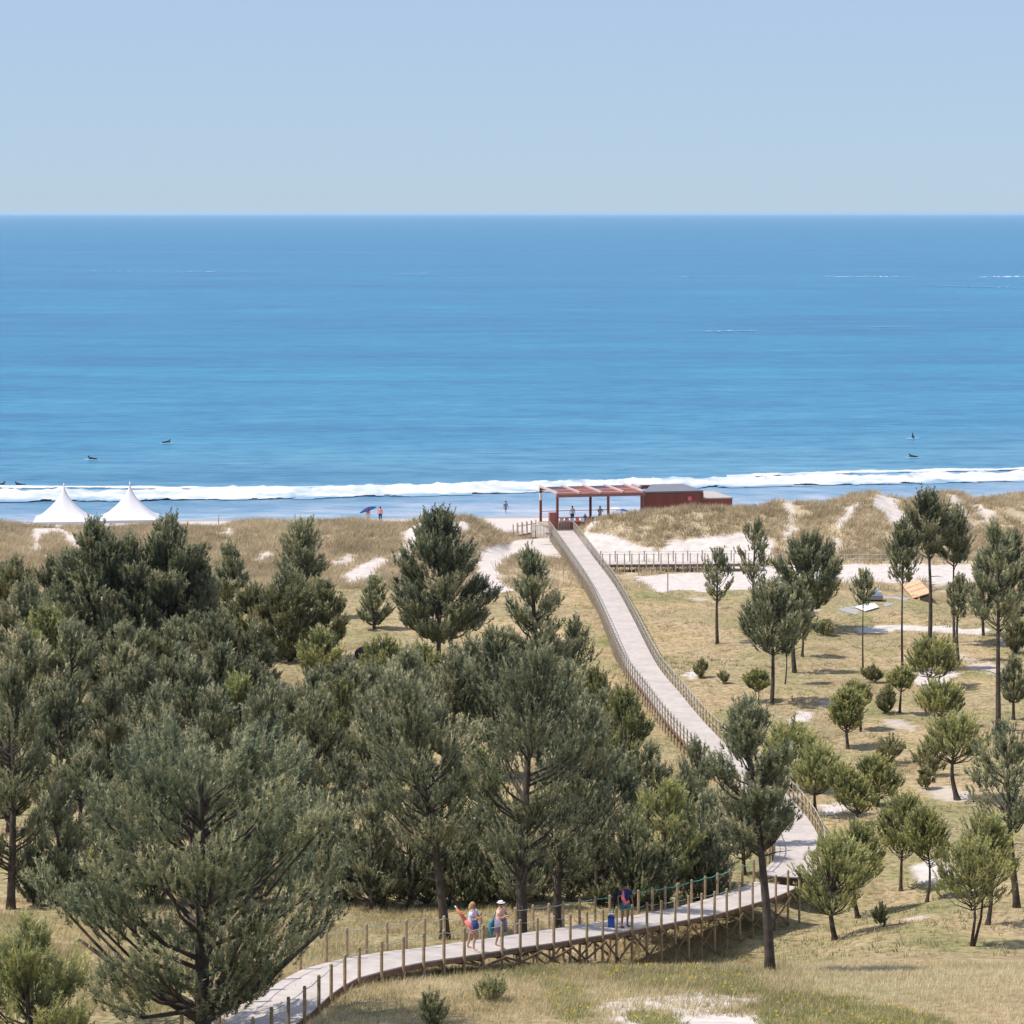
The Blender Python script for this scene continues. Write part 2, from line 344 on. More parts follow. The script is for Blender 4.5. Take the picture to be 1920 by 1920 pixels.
t.links.new(noise(2.0, 6).outputs[0], bp.inputs['Height']); t.links.new(bp.outputs[0], b.inputs['Normal'])
ground = mesh('ground', np.stack([GX, GY, GZ], -1), Q, m, smooth=True)
ground['kind'] = 'structure'
SM = sand_mask(GX, GY, GZ)
for nm, arr in (('sand', SM), ('dune', sstep(248, 262, GY + 6 * fbm(GX * .2, GY * .2))), ('wet', sstep(1.0, .35, GZ + .15 * fbm(GX * .3, GY * .3)))):
    a = ground.data.attributes.new(nm, 'FLOAT', 'POINT'); a.data.foreach_set('value', arr.ravel().astype(np.float32))

# ------------------------------------------------------------ sea
sy = np.concatenate([np.arange(322, 460, 2.0), 460 * 1.05 ** np.arange(0, 100)]); sy = sy[sy < 56000]; sy = np.append(sy, 56000)
su = np.linspace(-1, 1, 60); SX = su[None, :] * (500 + .35 * sy[:, None]); SY = np.repeat(sy[:, None], 60, 1)
SZ = .10 * np.sin((SY - .2 * SX) * .30 + 3 * fbm(SX * .02, SY * .05)) * np.exp(-((SY - 330) / 160) ** 2)
idx = np.arange(SX.size).reshape(SX.shape); Q = np.stack([idx[:-1, :-1], idx[:-1, 1:], idx[1:, 1:], idx[1:, :-1]], -1).reshape(-1, 4)
m, t, b = new_mat('atlantic_water')
g = N('NewGeometry'); sp = N('SeparateXYZ'); t.links.new(g.outputs['Position'], sp.inputs[0])
ma = N('Math'); ma.operation = 'MULTIPLY_ADD'; ma.inputs[1].default_value = -.23; t.links.new(sp.outputs['X'], ma.inputs[0]); t.links.new(sp.outputs['Y'], ma.inputs[2])
mr = N('MapRange'); mr.inputs['From Min'].default_value = 340; mr.inputs['From Max'].default_value = 840; t.links.new(ma.outputs[0], mr.inputs['Value'])
deep = ramp(mr.outputs[0], [(0, (.34, .42, .52)), (.035, (.20, .32, .45)), (.09, (.07, .23, .365)), (.25, (.028, .195, .345)), (.6, (.012, .175, .33)), (1, (.010, .165, .32))])
pat = ramp(noise(.006, 9, (.16, 1.0, 1), .6).outputs[0], [(.34, (.80, .88, .90)), (.5, (1, 1, 1)), (.68, (1.3, 1.16, 1.08))])
rip = ramp(noise(.24, 6, (.6, 1.0, 1), .66).outputs[0], [(.36, (.55, .78, .86)), (.5, (1, 1, 1)), (.66, (1.6, 1.22, 1.1))])
mid = ramp(noise(.05, 8, (.3, 1.0, 1), .66).outputs[0], [(.36, (.62, .80, .87)), (.5, (1, 1, 1)), (.64, (1.45, 1.2, 1.1))])
col = mix(1.0, mix(1.0, mix(1.0, deep.outputs[0], pat.outputs[0], 'MULTIPLY'), mid.outputs[0], 'MULTIPLY'), rip.outputs[0], 'MULTIPLY')
t.links.new(col, b.inputs['Base Color']); b.inputs['Roughness'].default_value = .28; b.inputs['IOR'].default_value = 1.33; b.inputs['Specular IOR Level'].default_value = .13
bp = N('Bump'); bp.inputs['Strength'].default_value = .8; bp.inputs['Distance'].default_value = .6
t.links.new(noise(.5, 5, (.35, 1, 1)).outputs[0], bp.inputs['Height']); t.links.new(bp.outputs[0], b.inputs['Normal'])
sea = mesh('sea', np.stack([SX, SY, SZ], -1), Q, m, smooth=True); sea['kind'] = 'structure'

def foam_band(name, label, x0, x1, yc, hw, h, seed, st=.35, rows=30, thr=0.0):
    xs = np.arange(x0, x1, st); vs = np.linspace(-1, 1, rows); XX, VV = np.meshgrid(xs, vs)
    e = fbm(XX * .10 + seed, XX * 0 + seed, 5) * 1.1 + fbm(XX * .6 + seed, XX * 0 + 3, 4) * .5
    YY = yc(XX) + (VV * (1 + .25 * e) + e * .35) * hw
    ZZ = h * np.exp(-((VV - .35) / .42) ** 2) * (.7 + 1.6 * fbm(XX * .35 + seed, VV * 3, 5)) + .16 + .9 * h * fbm(XX * .9, YY * .8 + seed, 4)
    keep = (1 - np.abs(VV) ** 3) + fbm(XX * .30 + seed, YY * .35, 5) * 2.6 * np.abs(VV) > .30 + thr
    ZZ = .10 + np.maximum(ZZ - .10, 0) * (1 - np.abs(VV) ** 3)
    idx = np.arange(XX.size).reshape(XX.shape); Q = np.stack([idx[:-1, :-1], idx[:-1, 1:], idx[1:, 1:], idx[1:, :-1]], -1).reshape(-1, 4)
    k = keep[:-1, :-1].ravel(); th_ = np.clip((1 - np.abs(VV) ** 1.6) * 1.35 - .25 + fbm(XX * .22 + seed, YY * .45, 6) * 2.6, 0, 1)
    o = mesh(name, np.stack([XX, YY, ZZ], -1), Q[k], M['foam'], th_.ravel(), smooth=True)
    return tag(o, label, 'foam', kind='stuff')
def curve_px(pts, Z=0.0):                     # water line through picture points -> Y as a function of X
    w_ = np.array([on_plane(*p, Z)[:2] for p in pts]); return lambda X: np.interp(X, w_[:, 0], w_[:, 1])
foam_band('surf_foam', 'broad white breaking wave running the whole length of the beach', -85, 90, curve_px([(-300, 935), (0, 932), (300, 931), (600, 927), (960, 917), (1300, 907), (1600, 902), (1920, 895), (2200, 890)]), 7.0, .7, 3)
foam_band('surf_foam', 'thin broken white line just beyond the surf on the right', 30, 80, curve_px([(1300, 898), (1600, 887), (1920, 882), (2200, 880)]), 1.6, .25, 23, rows=10, thr=.25)
foam_band('surf_foam', 'faint lacy foam edge behind the left tents', -80, -20, curve_px([(-300, 913), (0, 915), (400, 917), (960, 914)]), 1.4, .2, 41, rows=10, thr=.3)
def wake(x0, x1, py, label, th=2.6, sl=0, mt='wake'):
    V = []; Q = []; x = x0
    while x < x1:
        L = random.uniform(4, 26); u = (x - x0) / (x1 - x0); h = th * (.25 + .75 * math.sin(PI * min(max(u, .03), .97))) * random.uniform(.25, .6); yo = random.uniform(-.6, .6)
        c = [on_plane(a, py + yo + sl * (a - x0) / (x1 - x0) + k * h * e, .14) for a, k, e in ((x, 1, .15), (x + L * .5, 1, 1), (x + L, 1, .15), (x + L, -1, .15), (x + L * .5, -1, 1), (x, -1, .15))]
        b0 = len(V); V += c; Q += [tuple(range(b0, b0 + 6))]; x += L * random.uniform(.7, 1.25)
    tag(mesh('boat_wake', V, Q, M[mt]), label, 'wake', kind='stuff')
random.seed(5)
wake(1520, 1712, 518.5, 'long thin white streak far out on the right of the sea', 1.5)
wake(1822, 1990, 520, 'short bright streak on the sea at the right edge', 2.2, -2.5)
wake(735, 805, 512.5, 'small faint white streak far out left of centre', 1.0)

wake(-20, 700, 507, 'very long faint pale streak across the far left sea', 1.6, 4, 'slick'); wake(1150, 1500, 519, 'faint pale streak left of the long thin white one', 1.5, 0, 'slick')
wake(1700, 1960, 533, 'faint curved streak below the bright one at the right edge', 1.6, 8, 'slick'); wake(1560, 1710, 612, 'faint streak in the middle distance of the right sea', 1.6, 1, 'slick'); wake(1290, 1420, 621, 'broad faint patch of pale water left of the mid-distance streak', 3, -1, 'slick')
# ------------------------------------------------------------ trees
RNG = np.random.RandomState(11)
def unit(v): return v / np.maximum(np.linalg.norm(v, axis=-1, keepdims=True), 1e-6)
def blades(P, D, L, W, rng, Nv=None):        # one thin triangle per blade, its flat side towards Nv
    n = len(P); s = unit(np.cross(D, unit(rng.normal(size=(n, 3)) if Nv is None else Nv + rng.normal(size=(n, 3)) * .35)))
    V = np.stack([P - s * (W / 2)[:, None], P + s * (W / 2)[:, None], P + D * L[:, None]], 1).reshape(-1, 3)
    return V, np.arange(3 * n).reshape(n, 3)
def shoots(P, A, ls, nn, l, wd, rng, tint, Nv, ph=(.25, .8)):
    n = len(P); k = n * nn
    u = rng.rand(n, nn); a = A[:, None, :].repeat(nn, 1).reshape(-1, 3)
    rad = unit(np.cross(a, unit(rng.normal(size=(k, 3))))); phi = rng.uniform(ph[0], ph[1], k)[:, None]
    base = (P[:, None, :] + A[:, None, :] * (u * ls[:, None])[..., None]).reshape(-1, 3)
    V, Fc = blades(base, a * np.cos(phi) + rad * np.sin(phi), l * rng.uniform(.7, 1.2, k), wd * rng.uniform(.7, 1.2, k), rng, Nv[:, None, :].repeat(nn, 1).reshape(-1, 3) + rad * .35)
    tt = (tint[:, None] + (u - .5) * .35 + rng.uniform(-.08, .08, (n, nn))).reshape(-1)
    return V, Fc, np.clip(tt, 0, 1).repeat(3)
def prof(style, t):
    if style == 'umbrella': return np.where(t > .22, np.sqrt(np.clip(1 - ((t - .22) / .80) ** 2, 0, 1)), .78 + 1.0 * t)
    if style == 'cone': return np.where(t > .22, np.clip(1 - (t - .22) / .80, 0, 1) ** .5, .72 + 1.25 * t)
    if style == 'tall': return np.clip(np.sin(PI * np.clip(t * .82 + .16, 0, 1)), 0, 1) ** .8
    if style == 'sparse': return np.clip(np.sin(PI * np.clip(t * .9 + .08, 0, 1)), 0, 1) ** .7
    if style == 'spread': return np.where(t > .42, np.sqrt(np.clip(1 - ((t - .42) / .60) ** 2, 0, 1)), np.minimum(1, .70 + .75 * t))
    return np.clip(1 - np.abs(2 * t - .85) ** 2.4, .05, 1) ** .5
def tree(name, base, H, Rr, cb, style, label, cat='tree', group=None, seed=0, lean=(0, 0), mt='pine', dens=1.0, trunk_r=None, fork=False, stems=1, tintb=0.0, bend=0.25):
    rng = np.random.RandomState(1000 + seed); X0, Y0, Z0 = base
    pm = F / Y0 * .5333
    root = empty(name, (X0, Y0, Z0), label, cat, group)
    if style == 'umbrella' and stems == 1: bend = rng.uniform(.3, .75)
    if style == 'umbrella' and stems == 1 and rng.rand() < .25: stems = 2
    Hc = H - cb; tr = trunk_r or (.030 * H if style != 'umbrella' else .035 * H)
    # trunk
    mb = MB(); px_ = rng.uniform(-1, 1, 3) * bend
    def axis_at(h):
        u = np.clip(h / H, 0, 1); return np.array([lean[0] * u ** 1.3 + px_[0] * math.sin(u * 5) * .5 + px_[2] * .3 * u, lean[1] * u + px_[1] * math.sin(u * 4 + 1) * .5 - px_[1] * .42, h])
    top = cb + Hc * (.9 if style != 'umbrella' else .55)
    if style == 'sparse' and not trunk_r: tr = .02 * H
    hs = np.linspace(-.25, top, 14); off = axis_at(0) * 1.0
    pts = [tuple(axis_at(h) - np.array([off[0], off[1], 0])) for h in hs]
    rr = [tr * (1 - .82 * max(0, h) / top) * (1.35 if h < .1 else 1) for h in hs]
    if stems == 1: mb.tube(pts, rr, 8)
    AX = lambda h: axis_at(h) - np.array([off[0], off[1], 0])
    if style in ('tall', 'round') and H > 5:   # dead twigs below the crown
        for q_ in range(6):
            h_ = rng.uniform(.45, 1.0) * cb + .3; a_ = rng.uniform(0, 6.28); Lq = rng.uniform(.4, 1.2) * min(1, Rr); p0 = AX(h_); p1 = p0 + np.array([math.cos(a_) * Lq, math.sin(a_) * Lq, rng.uniform(-.1, .35) * Lq])
            mb.tube([tuple(p0), tuple(p0 * .5 + p1 * .5 + np.array([0, 0, .05])), tuple(p1)], [tr * .16, tr * .11, tr * .04], 4, False)
    # clumps
    rc = np.clip((.27 if style != 'umbrella' else .24) * Rr, .17, .95) if style != 'sparse' else np.clip(.24 * Rr, .14, .5)
    area = 4 * Rr * Hc + 3 * Rr * Rr
    nc = int(np.clip(area / (rc * rc) * (.34 if style != 'sparse' else .22) * dens, 8, 260))
    tcl = (np.arange(nc) + rng.rand(nc)) / nc; tcl = tcl ** .85 if style != 'cone' else tcl ** 1.25
    ang = np.arange(nc) * 2.399 + rng.uniform(-.5, .5, nc)
    rad = np.sqrt(rng.uniform(.18 if style != 'umbrella' else .3, 1, nc)) * prof(style, tcl) * Rr * rng.uniform(.72, 1.12, nc)
    rad = rad * (1.16 if style == 'umbrella' else 1.0) * (1 + (.4 if style == 'umbrella' else 1.25 if style == 'spread' else .95) * fbm(ang * 0 + np.cos(ang) * 1.3 + seed, np.sin(ang) * 1.3 + tcl * 2.2, 3)); rad = np.maximum(rad - rc * .45, 0)
    C = np.zeros((nc, 3))
    for i in range(nc):
        hc = cb + tcl[i] * (Hc - rc * .6) + rc * .15
        C[i] = AX(hc) + np.array([rad[i] * math.cos(ang[i]), rad[i] * math.sin(ang[i]), rng.uniform(-.1, .1) * rc])
    if Rr > 1.5 and style != 'umbrella':       # foliage gathers on a few main limbs, leaving shaded gaps between them
        K = int(np.clip(5 + Rr * 2.8, 8, 19)); tm = (np.arange(K) + .5) / K; am = np.arange(K) * 2.399 + rng.rand() * 6; rm = np.sqrt(rng.uniform(.25, .9, K)) * prof(style, tm) * Rr * .85
        MJ = np.stack([AX(cb + tt_ * Hc * .92) + np.array([r_ * math.cos(a_), r_ * math.sin(a_), 0]) for tt_, a_, r_ in zip(tm, am, rm)])
        dd_ = ((C[:, None, :] - MJ[None]) ** 2 * np.array([1, 1, 1.4])).sum(-1); near_ = MJ[dd_.argmin(1)]; dist_ = np.sqrt(dd_.min(1))
        pull = .56 * np.clip(dist_ / (.35 * Rr), 0, 1)[:, None]; C = C * (1 - pull) + near_ * pull
    # limbs
    nl = min(nc, 70); order = rng.permutation(nc)[:nl]
    for j, i in enumerate(order):
        h0 = max(cb * (.80 if style == 'umbrella' else .92), C[i, 2] - .55 * rad[i] - rc * .6); h0 = min(h0, top * .97)
        if style == 'umbrella': h0 = max(cb * .7, min(h0, cb + Hc * .25))
        a = AX(h0); e = C[i]; mid = a * .45 + e * .55 - np.array([0, 0, .12 * rad[i]])
        r0 = max(tr * .32 * (1 - .5 * h0 / H), .012)
        if pm < 20: r0 = max(r0, .02)
        mb.tube([tuple(a), tuple(mid), tuple(e)], [r0, r0 * .7, r0 * .35], 5, False)
    if fork:
        for e_ in ((-.62, .1, .22), (.60, -.1, .30), (.25, .4, .45)):
            p0 = AX(.9); p1 = AX(cb) + np.array([e_[0] * Rr * .45, e_[1] * Rr * .5, Hc * e_[2] * .25]); p2 = AX(cb) + np.array([e_[0] * Rr, e_[1] * Rr, Hc * e_[2]])
            mb.tube([tuple(p0), tuple(p1), tuple(p2)], [tr * .62, tr * .42, tr * .16], 8)
    if stems > 1:
        for s_ in range(stems):
            aa = rng.uniform(0, 6.28); q = rng.uniform(.25, .5) * Rr
            b0 = np.array([.12 * math.cos(aa), .12 * math.sin(aa), -.2]); e = np.array([q * math.cos(aa) + lean[0] * .5, q * math.sin(aa), cb + .4 * Hc])
            mb.tube([tuple(b0), tuple(b0 * .5 + e * .5 + np.array([.1, 0, -.1])), tuple(e)], [tr * .75, tr * .55, tr * .25], 7)
    mb.build('trunk', M['bark'], root, True)
    # shoots
    l = max(.16, 3.8 / pm); wd = max(.020, 1.15 / pm); nn = 22 if pm > 26 else 16
    if style in ('umbrella', 'sparse') or Rr < 1.6: l = max(.12, 2.8 / pm); wd = max(.017, 1.0 / pm); nn = 22
    per = int(np.clip(rc * rc * (74 if pm > 26 else 56), 9, 64) * {'sparse': .6, 'umbrella': 1.5}.get(style, 1))
    n = nc * per; ci = np.repeat(np.arange(nc), per)
    rel = C - np.stack([AX(c[2]) for c in C]); hd = rel.copy(); hd[:, 2] = 0; hn = np.linalg.norm(hd, axis=1); hd = hd / np.maximum(hn, .05)[:, None]
    up_ = {'spread': .55, 'cone': .45, 'round': .6, 'tall': .6, 'umbrella': .45, 'sparse': .8}[style] + .9 * tcl * (1 if style != 'umbrella' else .5)
    bd = unit(hd * np.minimum(1, hn / (.3 * Rr + .01))[:, None] + np.array([0, 0, 1.0]) * up_[:, None]); lat = unit(np.cross(bd, np.array([0, 0, 1.0])) + 1e-4); nz = unit(np.cross(lat, bd)); nz *= np.sign(nz[:, 2:3] + 1e-6)
    rs = (rc * rng.uniform(.6, 1.3, nc))[ci]; al = rng.uniform(-1.35, .75, n); wdt = np.sqrt(np.clip(1 - ((al + .2) / 1.25) ** 2, 0, 1)); q = rng.uniform(-1, 1, n); v_ = rng.uniform(-.5, 1, n) * (1 - .6 * q * q)
    P = C[ci] + bd[ci] * (al * rs)[:, None] + lat[ci] * (q * wdt * rs * .95)[:, None] + nz[ci] * (v_ * rs * .42)[:, None] + rng.normal(size=(n, 3)) * .05
    P[:, 2] = np.maximum(P[:, 2], .05)
    d = unit(nz[ci] * (.55 + .6 * v_)[:, None] + lat[ci] * (q * .8)[:, None] + bd[ci] * (.5 * al)[:, None]); out = unit(C - AX(cb + .3 * Hc))[ci]
    A = unit(bd[ci] * .75 + lat[ci] * (q * .55)[:, None] + np.array([0, 0, .75]) + rng.normal(size=(n, 3)) * .16)
    ls = rng.uniform(.5, 1.35, n) * min(max(.46, 11 / pm), .36 * Rr + .12)
    clt = rng.uniform(-.2, .2, nc)[ci]
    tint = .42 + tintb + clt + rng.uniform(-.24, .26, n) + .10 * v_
    V, Fc, tt = shoots(P, A, ls, nn, l, wd, rng, tint, unit(d * .9 + out * .3 + np.array([0, 0, .25])), (.35, 1.05) if pm > 26 else (.3, .85))
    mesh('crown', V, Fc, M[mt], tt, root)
    return root
_sd = [0]
def T(bx, by, top, w_, cbot, style, label, name='pine_tree', **k):
    """tree from its foot, top, crown width and crown bottom; sizes in metres follow from the distance of the foot"""
    X, Y, Z = ground_at(bx, by); s = F / Y; by2 = HOR + (CAMZ - Z) * s
    H = (by2 - top) / s; cb = max(.1, (by2 - cbot) / s); Rr = w_ / 2 / s
    _sd[0] += 1; cx = k.pop('cx', bx); k.setdefault('cat', 'pine tree')
    return tree(name, (X, Y, Z), H, Rr, min(cb, H * .85), style, label, seed=_sd[0], lean=((cx - bx) / s, 0), **k)

# foreground and named forest trees
T(382, 1975, 1370, 770, 1885, 'spread', 'big broad pine with forked limbs spreading over the lower left boardwalk', trunk_r=.27, dens=.78, tintb=-.08, bend=.15, cx=375, fork=True)
T(977, 1797, 1225, 300, 1640, 'tall', 'tall pine with thick bare trunk standing right in front of the boardwalk between the walkers', trunk_r=.26, cx=1000, dens=.9, bend=.12)
T(835, 1762, 1280, 290, 1600, 'round', 'pine with leaning dark trunk just behind the boardwalk left of the two women', trunk_r=.21, cx=760, bend=.1)
T(1045, 1742, 1330, 240, 1640, 'round', 'dark pine behind the boardwalk, its wavy trunk right of the thick bare trunk', trunk_r=.2, cx=1090, bend=.3)
T(1444, 1822, 1316, 200, 1590, 'tall', 'lone tall pine with slightly curved trunk in front of the trestle boardwalk', trunk_r=.19, cx=1395, dens=1.35, bend=.05)
T(20, 1705, 1240, 170, 1640, 'round', 'dark tall pine at the left edge with its trunk foot on yellow grass', trunk_r=.2, cx=25)
T(55, 2010, 1745, 290, 1990, 'round', 'young bushy pine in the bottom left corner', mt='stone', dens=1.6)
T(185, 1295, 985, 225, 1262, 'round', 'large dense pine below the left white tent', tintb=-.08)
T(312, 1292, 982, 250, 1262, 'round', 'large dense pine below the right white tent, deep shade at its foot', tintb=-.08)
T(92, 1280, 1046, 80, 1230, 'cone', 'narrow pine on the far left side of the big pair under the tents')
T(378, 1285, 1040, 90, 1250, 'cone', 'pine tucked behind the right side of the big pair under the tents')
T(432, 1190, 1030, 90, 1165, 'cone', 'small pointed pine between the big pair and the olive thicket')
T(567, 1160, 987, 125, 1125, 'cone', 'conical pine on the dune edge above the olive thicket', dens=.7)
T(702, 1180, 1088, 72, 1172, 'cone', 'small pine bush at the sandy gap left of the big conical pine')
T(822, 1254, 968, 225, 1195, 'cone', 'big conical pine with double trunk standing alone on the dune edge', tintb=-.08, trunk_r=.2)
T(1000, 1335, 1033, 150, 1270, 'cone', 'slender pine close to the left side of the long boardwalk', dens=.7)
T(1076, 1310, 1165, 80, 1290, 'cone', 'short ragged pine beside the long boardwalk under the slender one', dens=.8)
for a in [(470, 1235, 1110, 110, 'left round olive bush of the thicket below the conical pine'), (540, 1240, 1098, 150, 'widest olive bush of the thicket below the conical pine'),
          (612, 1235, 1106, 90, 'right olive bush of the thicket below the conical pine'), (28, 1160, 1066, 110, 'olive bush at the left edge where the wood meets the dune grass')]:
    T(a[0], a[1], a[2], a[3], a[1] - 8, 'round', a[4], 'bush', cat='bush', mt='bush', stems=4)
for a in [(600, 1290, 1195, 100, 'rounded yellow-tipped pine bush left of the dark hollow'), (722, 1310, 1212, 120, 'rounded yellow-tipped pine bush below the dark hollow'),
          (795, 1320, 1222, 110, 'rounded pine bush at the foot of the big conical pine'), (1115, 1345, 1262, 80, 'low yellow-green pine bush next to the boardwalk posts')]:
    T(a[0], a[1], a[2], a[3], a[1] - 10, 'round', a[4], 'pine_bush', cat='bush', mt='stone', stems=3)
T(1170, 1520, 1300, 150, 1480, 'round', 'yellow-green domed pine left of the middle of the boardwalk', mt='stone')
T(1245, 1690, 1468, 170, 1660, 'round', 'bright yellow-green domed pine behind the trestle boardwalk', mt='stone', tintb=.1)
T(1330, 1668, 1500, 130, 1640, 'round', 'grey-green pine just left of the lone curved pine behind the ropes')
T(1305, 1560, 1395, 110, 1520, 'cone', 'pine hiding the lower end of the long straight boardwalk')
T(1395, 1640, 1500, 90, 1610, 'round', 'low pine behind the lone curved trunk near the boardwalk bend')
T(1425, 1605, 1440, 80, 1570, 'round', 'thin grey-green pine at the boardwalk bend, right of the lone curved pine crown', cx=1458, dens=.8)
# the closed wood
for a in [(250, 1296, 1012, 150), (352, 1292, 1034, 120), (140, 1292, 1040, 120)]:
    T(a[0], a[1], a[2], a[3], 1265, 'round', 'dark pine merging into the big pair below the white tents', group='dark pines around the big pair', tintb=-.08)
rows = [(1330, [(45, 1105, 140), (150, 1180, 130), (240, 1180, 110), (330, 1168, 120), (405, 1172, 110), (474, 1192, 95), (640, 1250, 90), (930, 1215, 100), (1048, 1230, 80)]), (1375, [(700, 1268, 110), (90, 1150, 120), (560, 1300, 80), (770, 1250, 110), (880, 1225, 120)]), (1500, [(270, 1245, 130), (365, 1250, 120), (450, 1265, 120), (545, 1305, 100), (640, 1285, 110), (730, 1270, 120), (1140, 1290, 100)]),
        (1450, [(45, 1190, 150), (135, 1185, 130), (222, 1205, 120), (330, 1212, 120), (412, 1222, 120), (478, 1245, 100), (590, 1268, 110), (668, 1262, 120), (760, 1232, 130), (852, 1236, 130), (932, 1195, 140), (1012, 1205, 120), (1070, 1255, 100)]),
        (1560, [(20, 1275, 150), (112, 1300, 140), (202, 1290, 140), (300, 1290, 140), (398, 1300, 140), (500, 1290, 150), (596, 1305, 140), (692, 1295, 140), (800, 1290, 130), (1100, 1310, 120), (1215, 1400, 120)]),
        (1645, [(150, 1400, 150), (262, 1385, 150), (360, 1372, 140), (462, 1392, 150), (560, 1405, 140), (650, 1408, 140), (900, 1400, 130), (1150, 1405, 130), (1285, 1440, 100)]),
        (1700, [(110, 1490, 140), (230, 1500, 150), (600, 1490, 150), (700, 1480, 140), (770, 1530, 110), (900, 1520, 120), (965, 1500, 110), (1120, 1490, 130), (1185, 1520, 110)])]
LW = 'grey-green pine merging into the closed canopy of the wood left of the long boardwalk'
for by, lst in rows:
    for bx, tp, w_ in lst:
        j = RNG.randint(-14, 14); T(bx, by + j, tp + RNG.randint(-12, 12), w_ * 1.12, by - (12 if by > 1600 else 30), ('round', 'cone')[RNG.rand() < .45], LW, group='pines of the closed wood', mt='stone' if RNG.rand() < .12 else 'pine', tintb=RNG.uniform(-.06, .06))

for k_, bx in enumerate(list(range(70, 560, 70)) + list(range(560, 1350, 46))):
    T(bx + RNG.randint(-12, 12), 1698 + RNG.randint(-12, 6), 1590 + RNG.randint(-25, 25), 85, 1693, 'round', 'low young pine filling the shade along the front edge of the wood', 'pine_bush', cat='bush', group='undergrowth along the front of the wood', stems=3, tintb=RNG.uniform(-.12, .06), dens=1.1)

# trees of the open slope on the right
u = 'umbrella'
for a in [
 (1345, 1207, 1035, 72, 1125, 'sparse', 'thin pine with crooked foot left of the tree group near the sand track', {}),
 (1413, 1150, 976, 75, 1100, 'sparse', 'thin pine rising in front of the grassy dune left of the dark round crowns', {}),
 (1447, 1322, 1100, 150, 1220, 'tall', 'round-crowned pine with straight dark trunk right of the boardwalk', dict(trunk_r=.16)),
 (1518, 1178, 1015, 160, 1135, 'round', 'dark broad-crowned pine left of the paved pad', dict(trunk_r=.14, tintb=-.08)),
 (1490, 1262, 1095, 80, 1205, 'tall', 'pine with thick short trunk partly behind the round-crowned one', dict(trunk_r=.19)),
 (1504, 1232, 1120, 50, 1200, 'sparse', 'slim pine just right of the thick short trunk', dict(trunk_r=.1)),
 (1472, 1283, 1150, 40, 1230, 'sparse', 'very thin sapling between the two straight trunks', dict(trunk_r=.06)),
 (1618, 1258, 1076, 56, 1135, 'sparse', 'thin pine whose trunk crosses the white sheet on the pad', dict(trunk_r=.075)),
 (1692, 1258, 984, 72, 1095, 'tall', 'slender tall pine left of the wooden shelter', dict(trunk_r=.10, dens=.75)),
 (1743, 1212, 935, 105, 1040, 'tall', 'tallest straight pine with thick trunk right in front of the wooden shelter', dict(trunk_r=.19)),
 (1789, 1205, 965, 90, 1060, 'tall', 'pine right behind the tallest one, crown against the dune', dict(trunk_r=.12)),
 (1797, 1240, 1085, 50, 1160, 'sparse', 'short pine with lopsided trunk right of the wooden shelter', dict(trunk_r=.14)),
 (1872, 1372, 988, 125, 1175, 'tall', 'tall pine with long bare trunk near the right edge', dict(trunk_r=.19, bend=.08)),
 (1844, 1192, 1045, 66, 1160, 'tall', 'pine half hidden behind the crown of the long bare trunk', dict(trunk_r=.13)),
 (1900, 1205, 1000, 80, 1160, 'tall', 'pine at the right edge behind the long bare trunk', dict(trunk_r=.13)),
 (1748, 1290, 1208, 88, 1266, u, 'small domed pine with two stems below the tallest pine', dict(stems=2)),
 (1765, 1362, 1288, 84, 1340, u, 'small flat-topped pine left of the long bare trunk', {}),
 (1590, 1406, 1300, 60, 1366, u, 'small leaning pine, its foot at the long shadow streak', {}),
 (1618, 1372, 1290, 45, 1322, u, 'little pine with curved stem behind the leaning one', dict(cx=1606)),
 (1687, 1337, 1257, 40, 1288, u, 'little thin-stemmed pine right of the conical shrub', {}),
 (1418, 1318, 1268, 42, 1292, u, 'little thin-stemmed pine left of the straight dark trunk', {}),
 (1530, 1530, 1410, 88, 1482, u, 'ball-shaped pine with bent stem beside a bare sand patch', dict(trunk_r=.11)),
 (1596, 1553, 1448, 70, 1520, u, 'small fan-shaped pine over a dark shadow beside the ball-shaped one', {}),
 (1645, 1512, 1430, 74, 1494, u, 'low domed pine right of the fan-shaped one', {}),
 (1478, 1482, 1368, 100, 1440, u, 'bushy yellow-green pine just right of the lone curved pine crown', {}),
 (1566, 1763, 1578, 135, 1705, u, 'dense dark-stemmed domed pine at the end of the trestle boardwalk', dict(trunk_r=.13, dens=1.1)),
 (1609, 1722, 1556, 105, 1655, u, 'domed pine right behind the dense one at the boardwalk end', dict(trunk_r=.12)),
 (1689, 1672, 1498, 90, 1600, u, 'egg-shaped pine with straight stem on the sandy slope', dict(trunk_r=.09)),
 (1738, 1692, 1528, 76, 1612, u, 'egg-shaped pine over a mound of shade right of the straight-stemmed one', dict(trunk_r=.08)),
 (1818, 1774, 1584, 128, 1690, u, 'wide yellow-topped domed pine with forked stem in the lower right', dict(trunk_r=.1, stems=2)),
 (1852, 1735, 1538, 110, 1650, u, 'domed pine behind the wide yellow-topped one', dict(trunk_r=.11)),
 (1907, 1702, 1368, 190, 1560, 'round', 'big dark pine at the right edge above the domed pines', dict(trunk_r=.17, cx=1880)),
 (1795, 1500, 1348, 115, 1415, u, 'leaning forked pine left of the big dark one', dict(cx=1780)),
 (1900, 1350, 1240, 60, 1315, 'cone', 'dark young pine at the right edge beside the long bare trunk', {}),
]:
    k = dict(a[7]); k.setdefault('mt', 'stone' if a[5] == u else 'pine'); k.setdefault('tintb', .08 if a[5] == u else 0); k.setdefault('dens', 1.0 if a[5] == u else .8); T(*a[:7], name='domed_pine' if a[5] == u else 'pine_tree', **k)
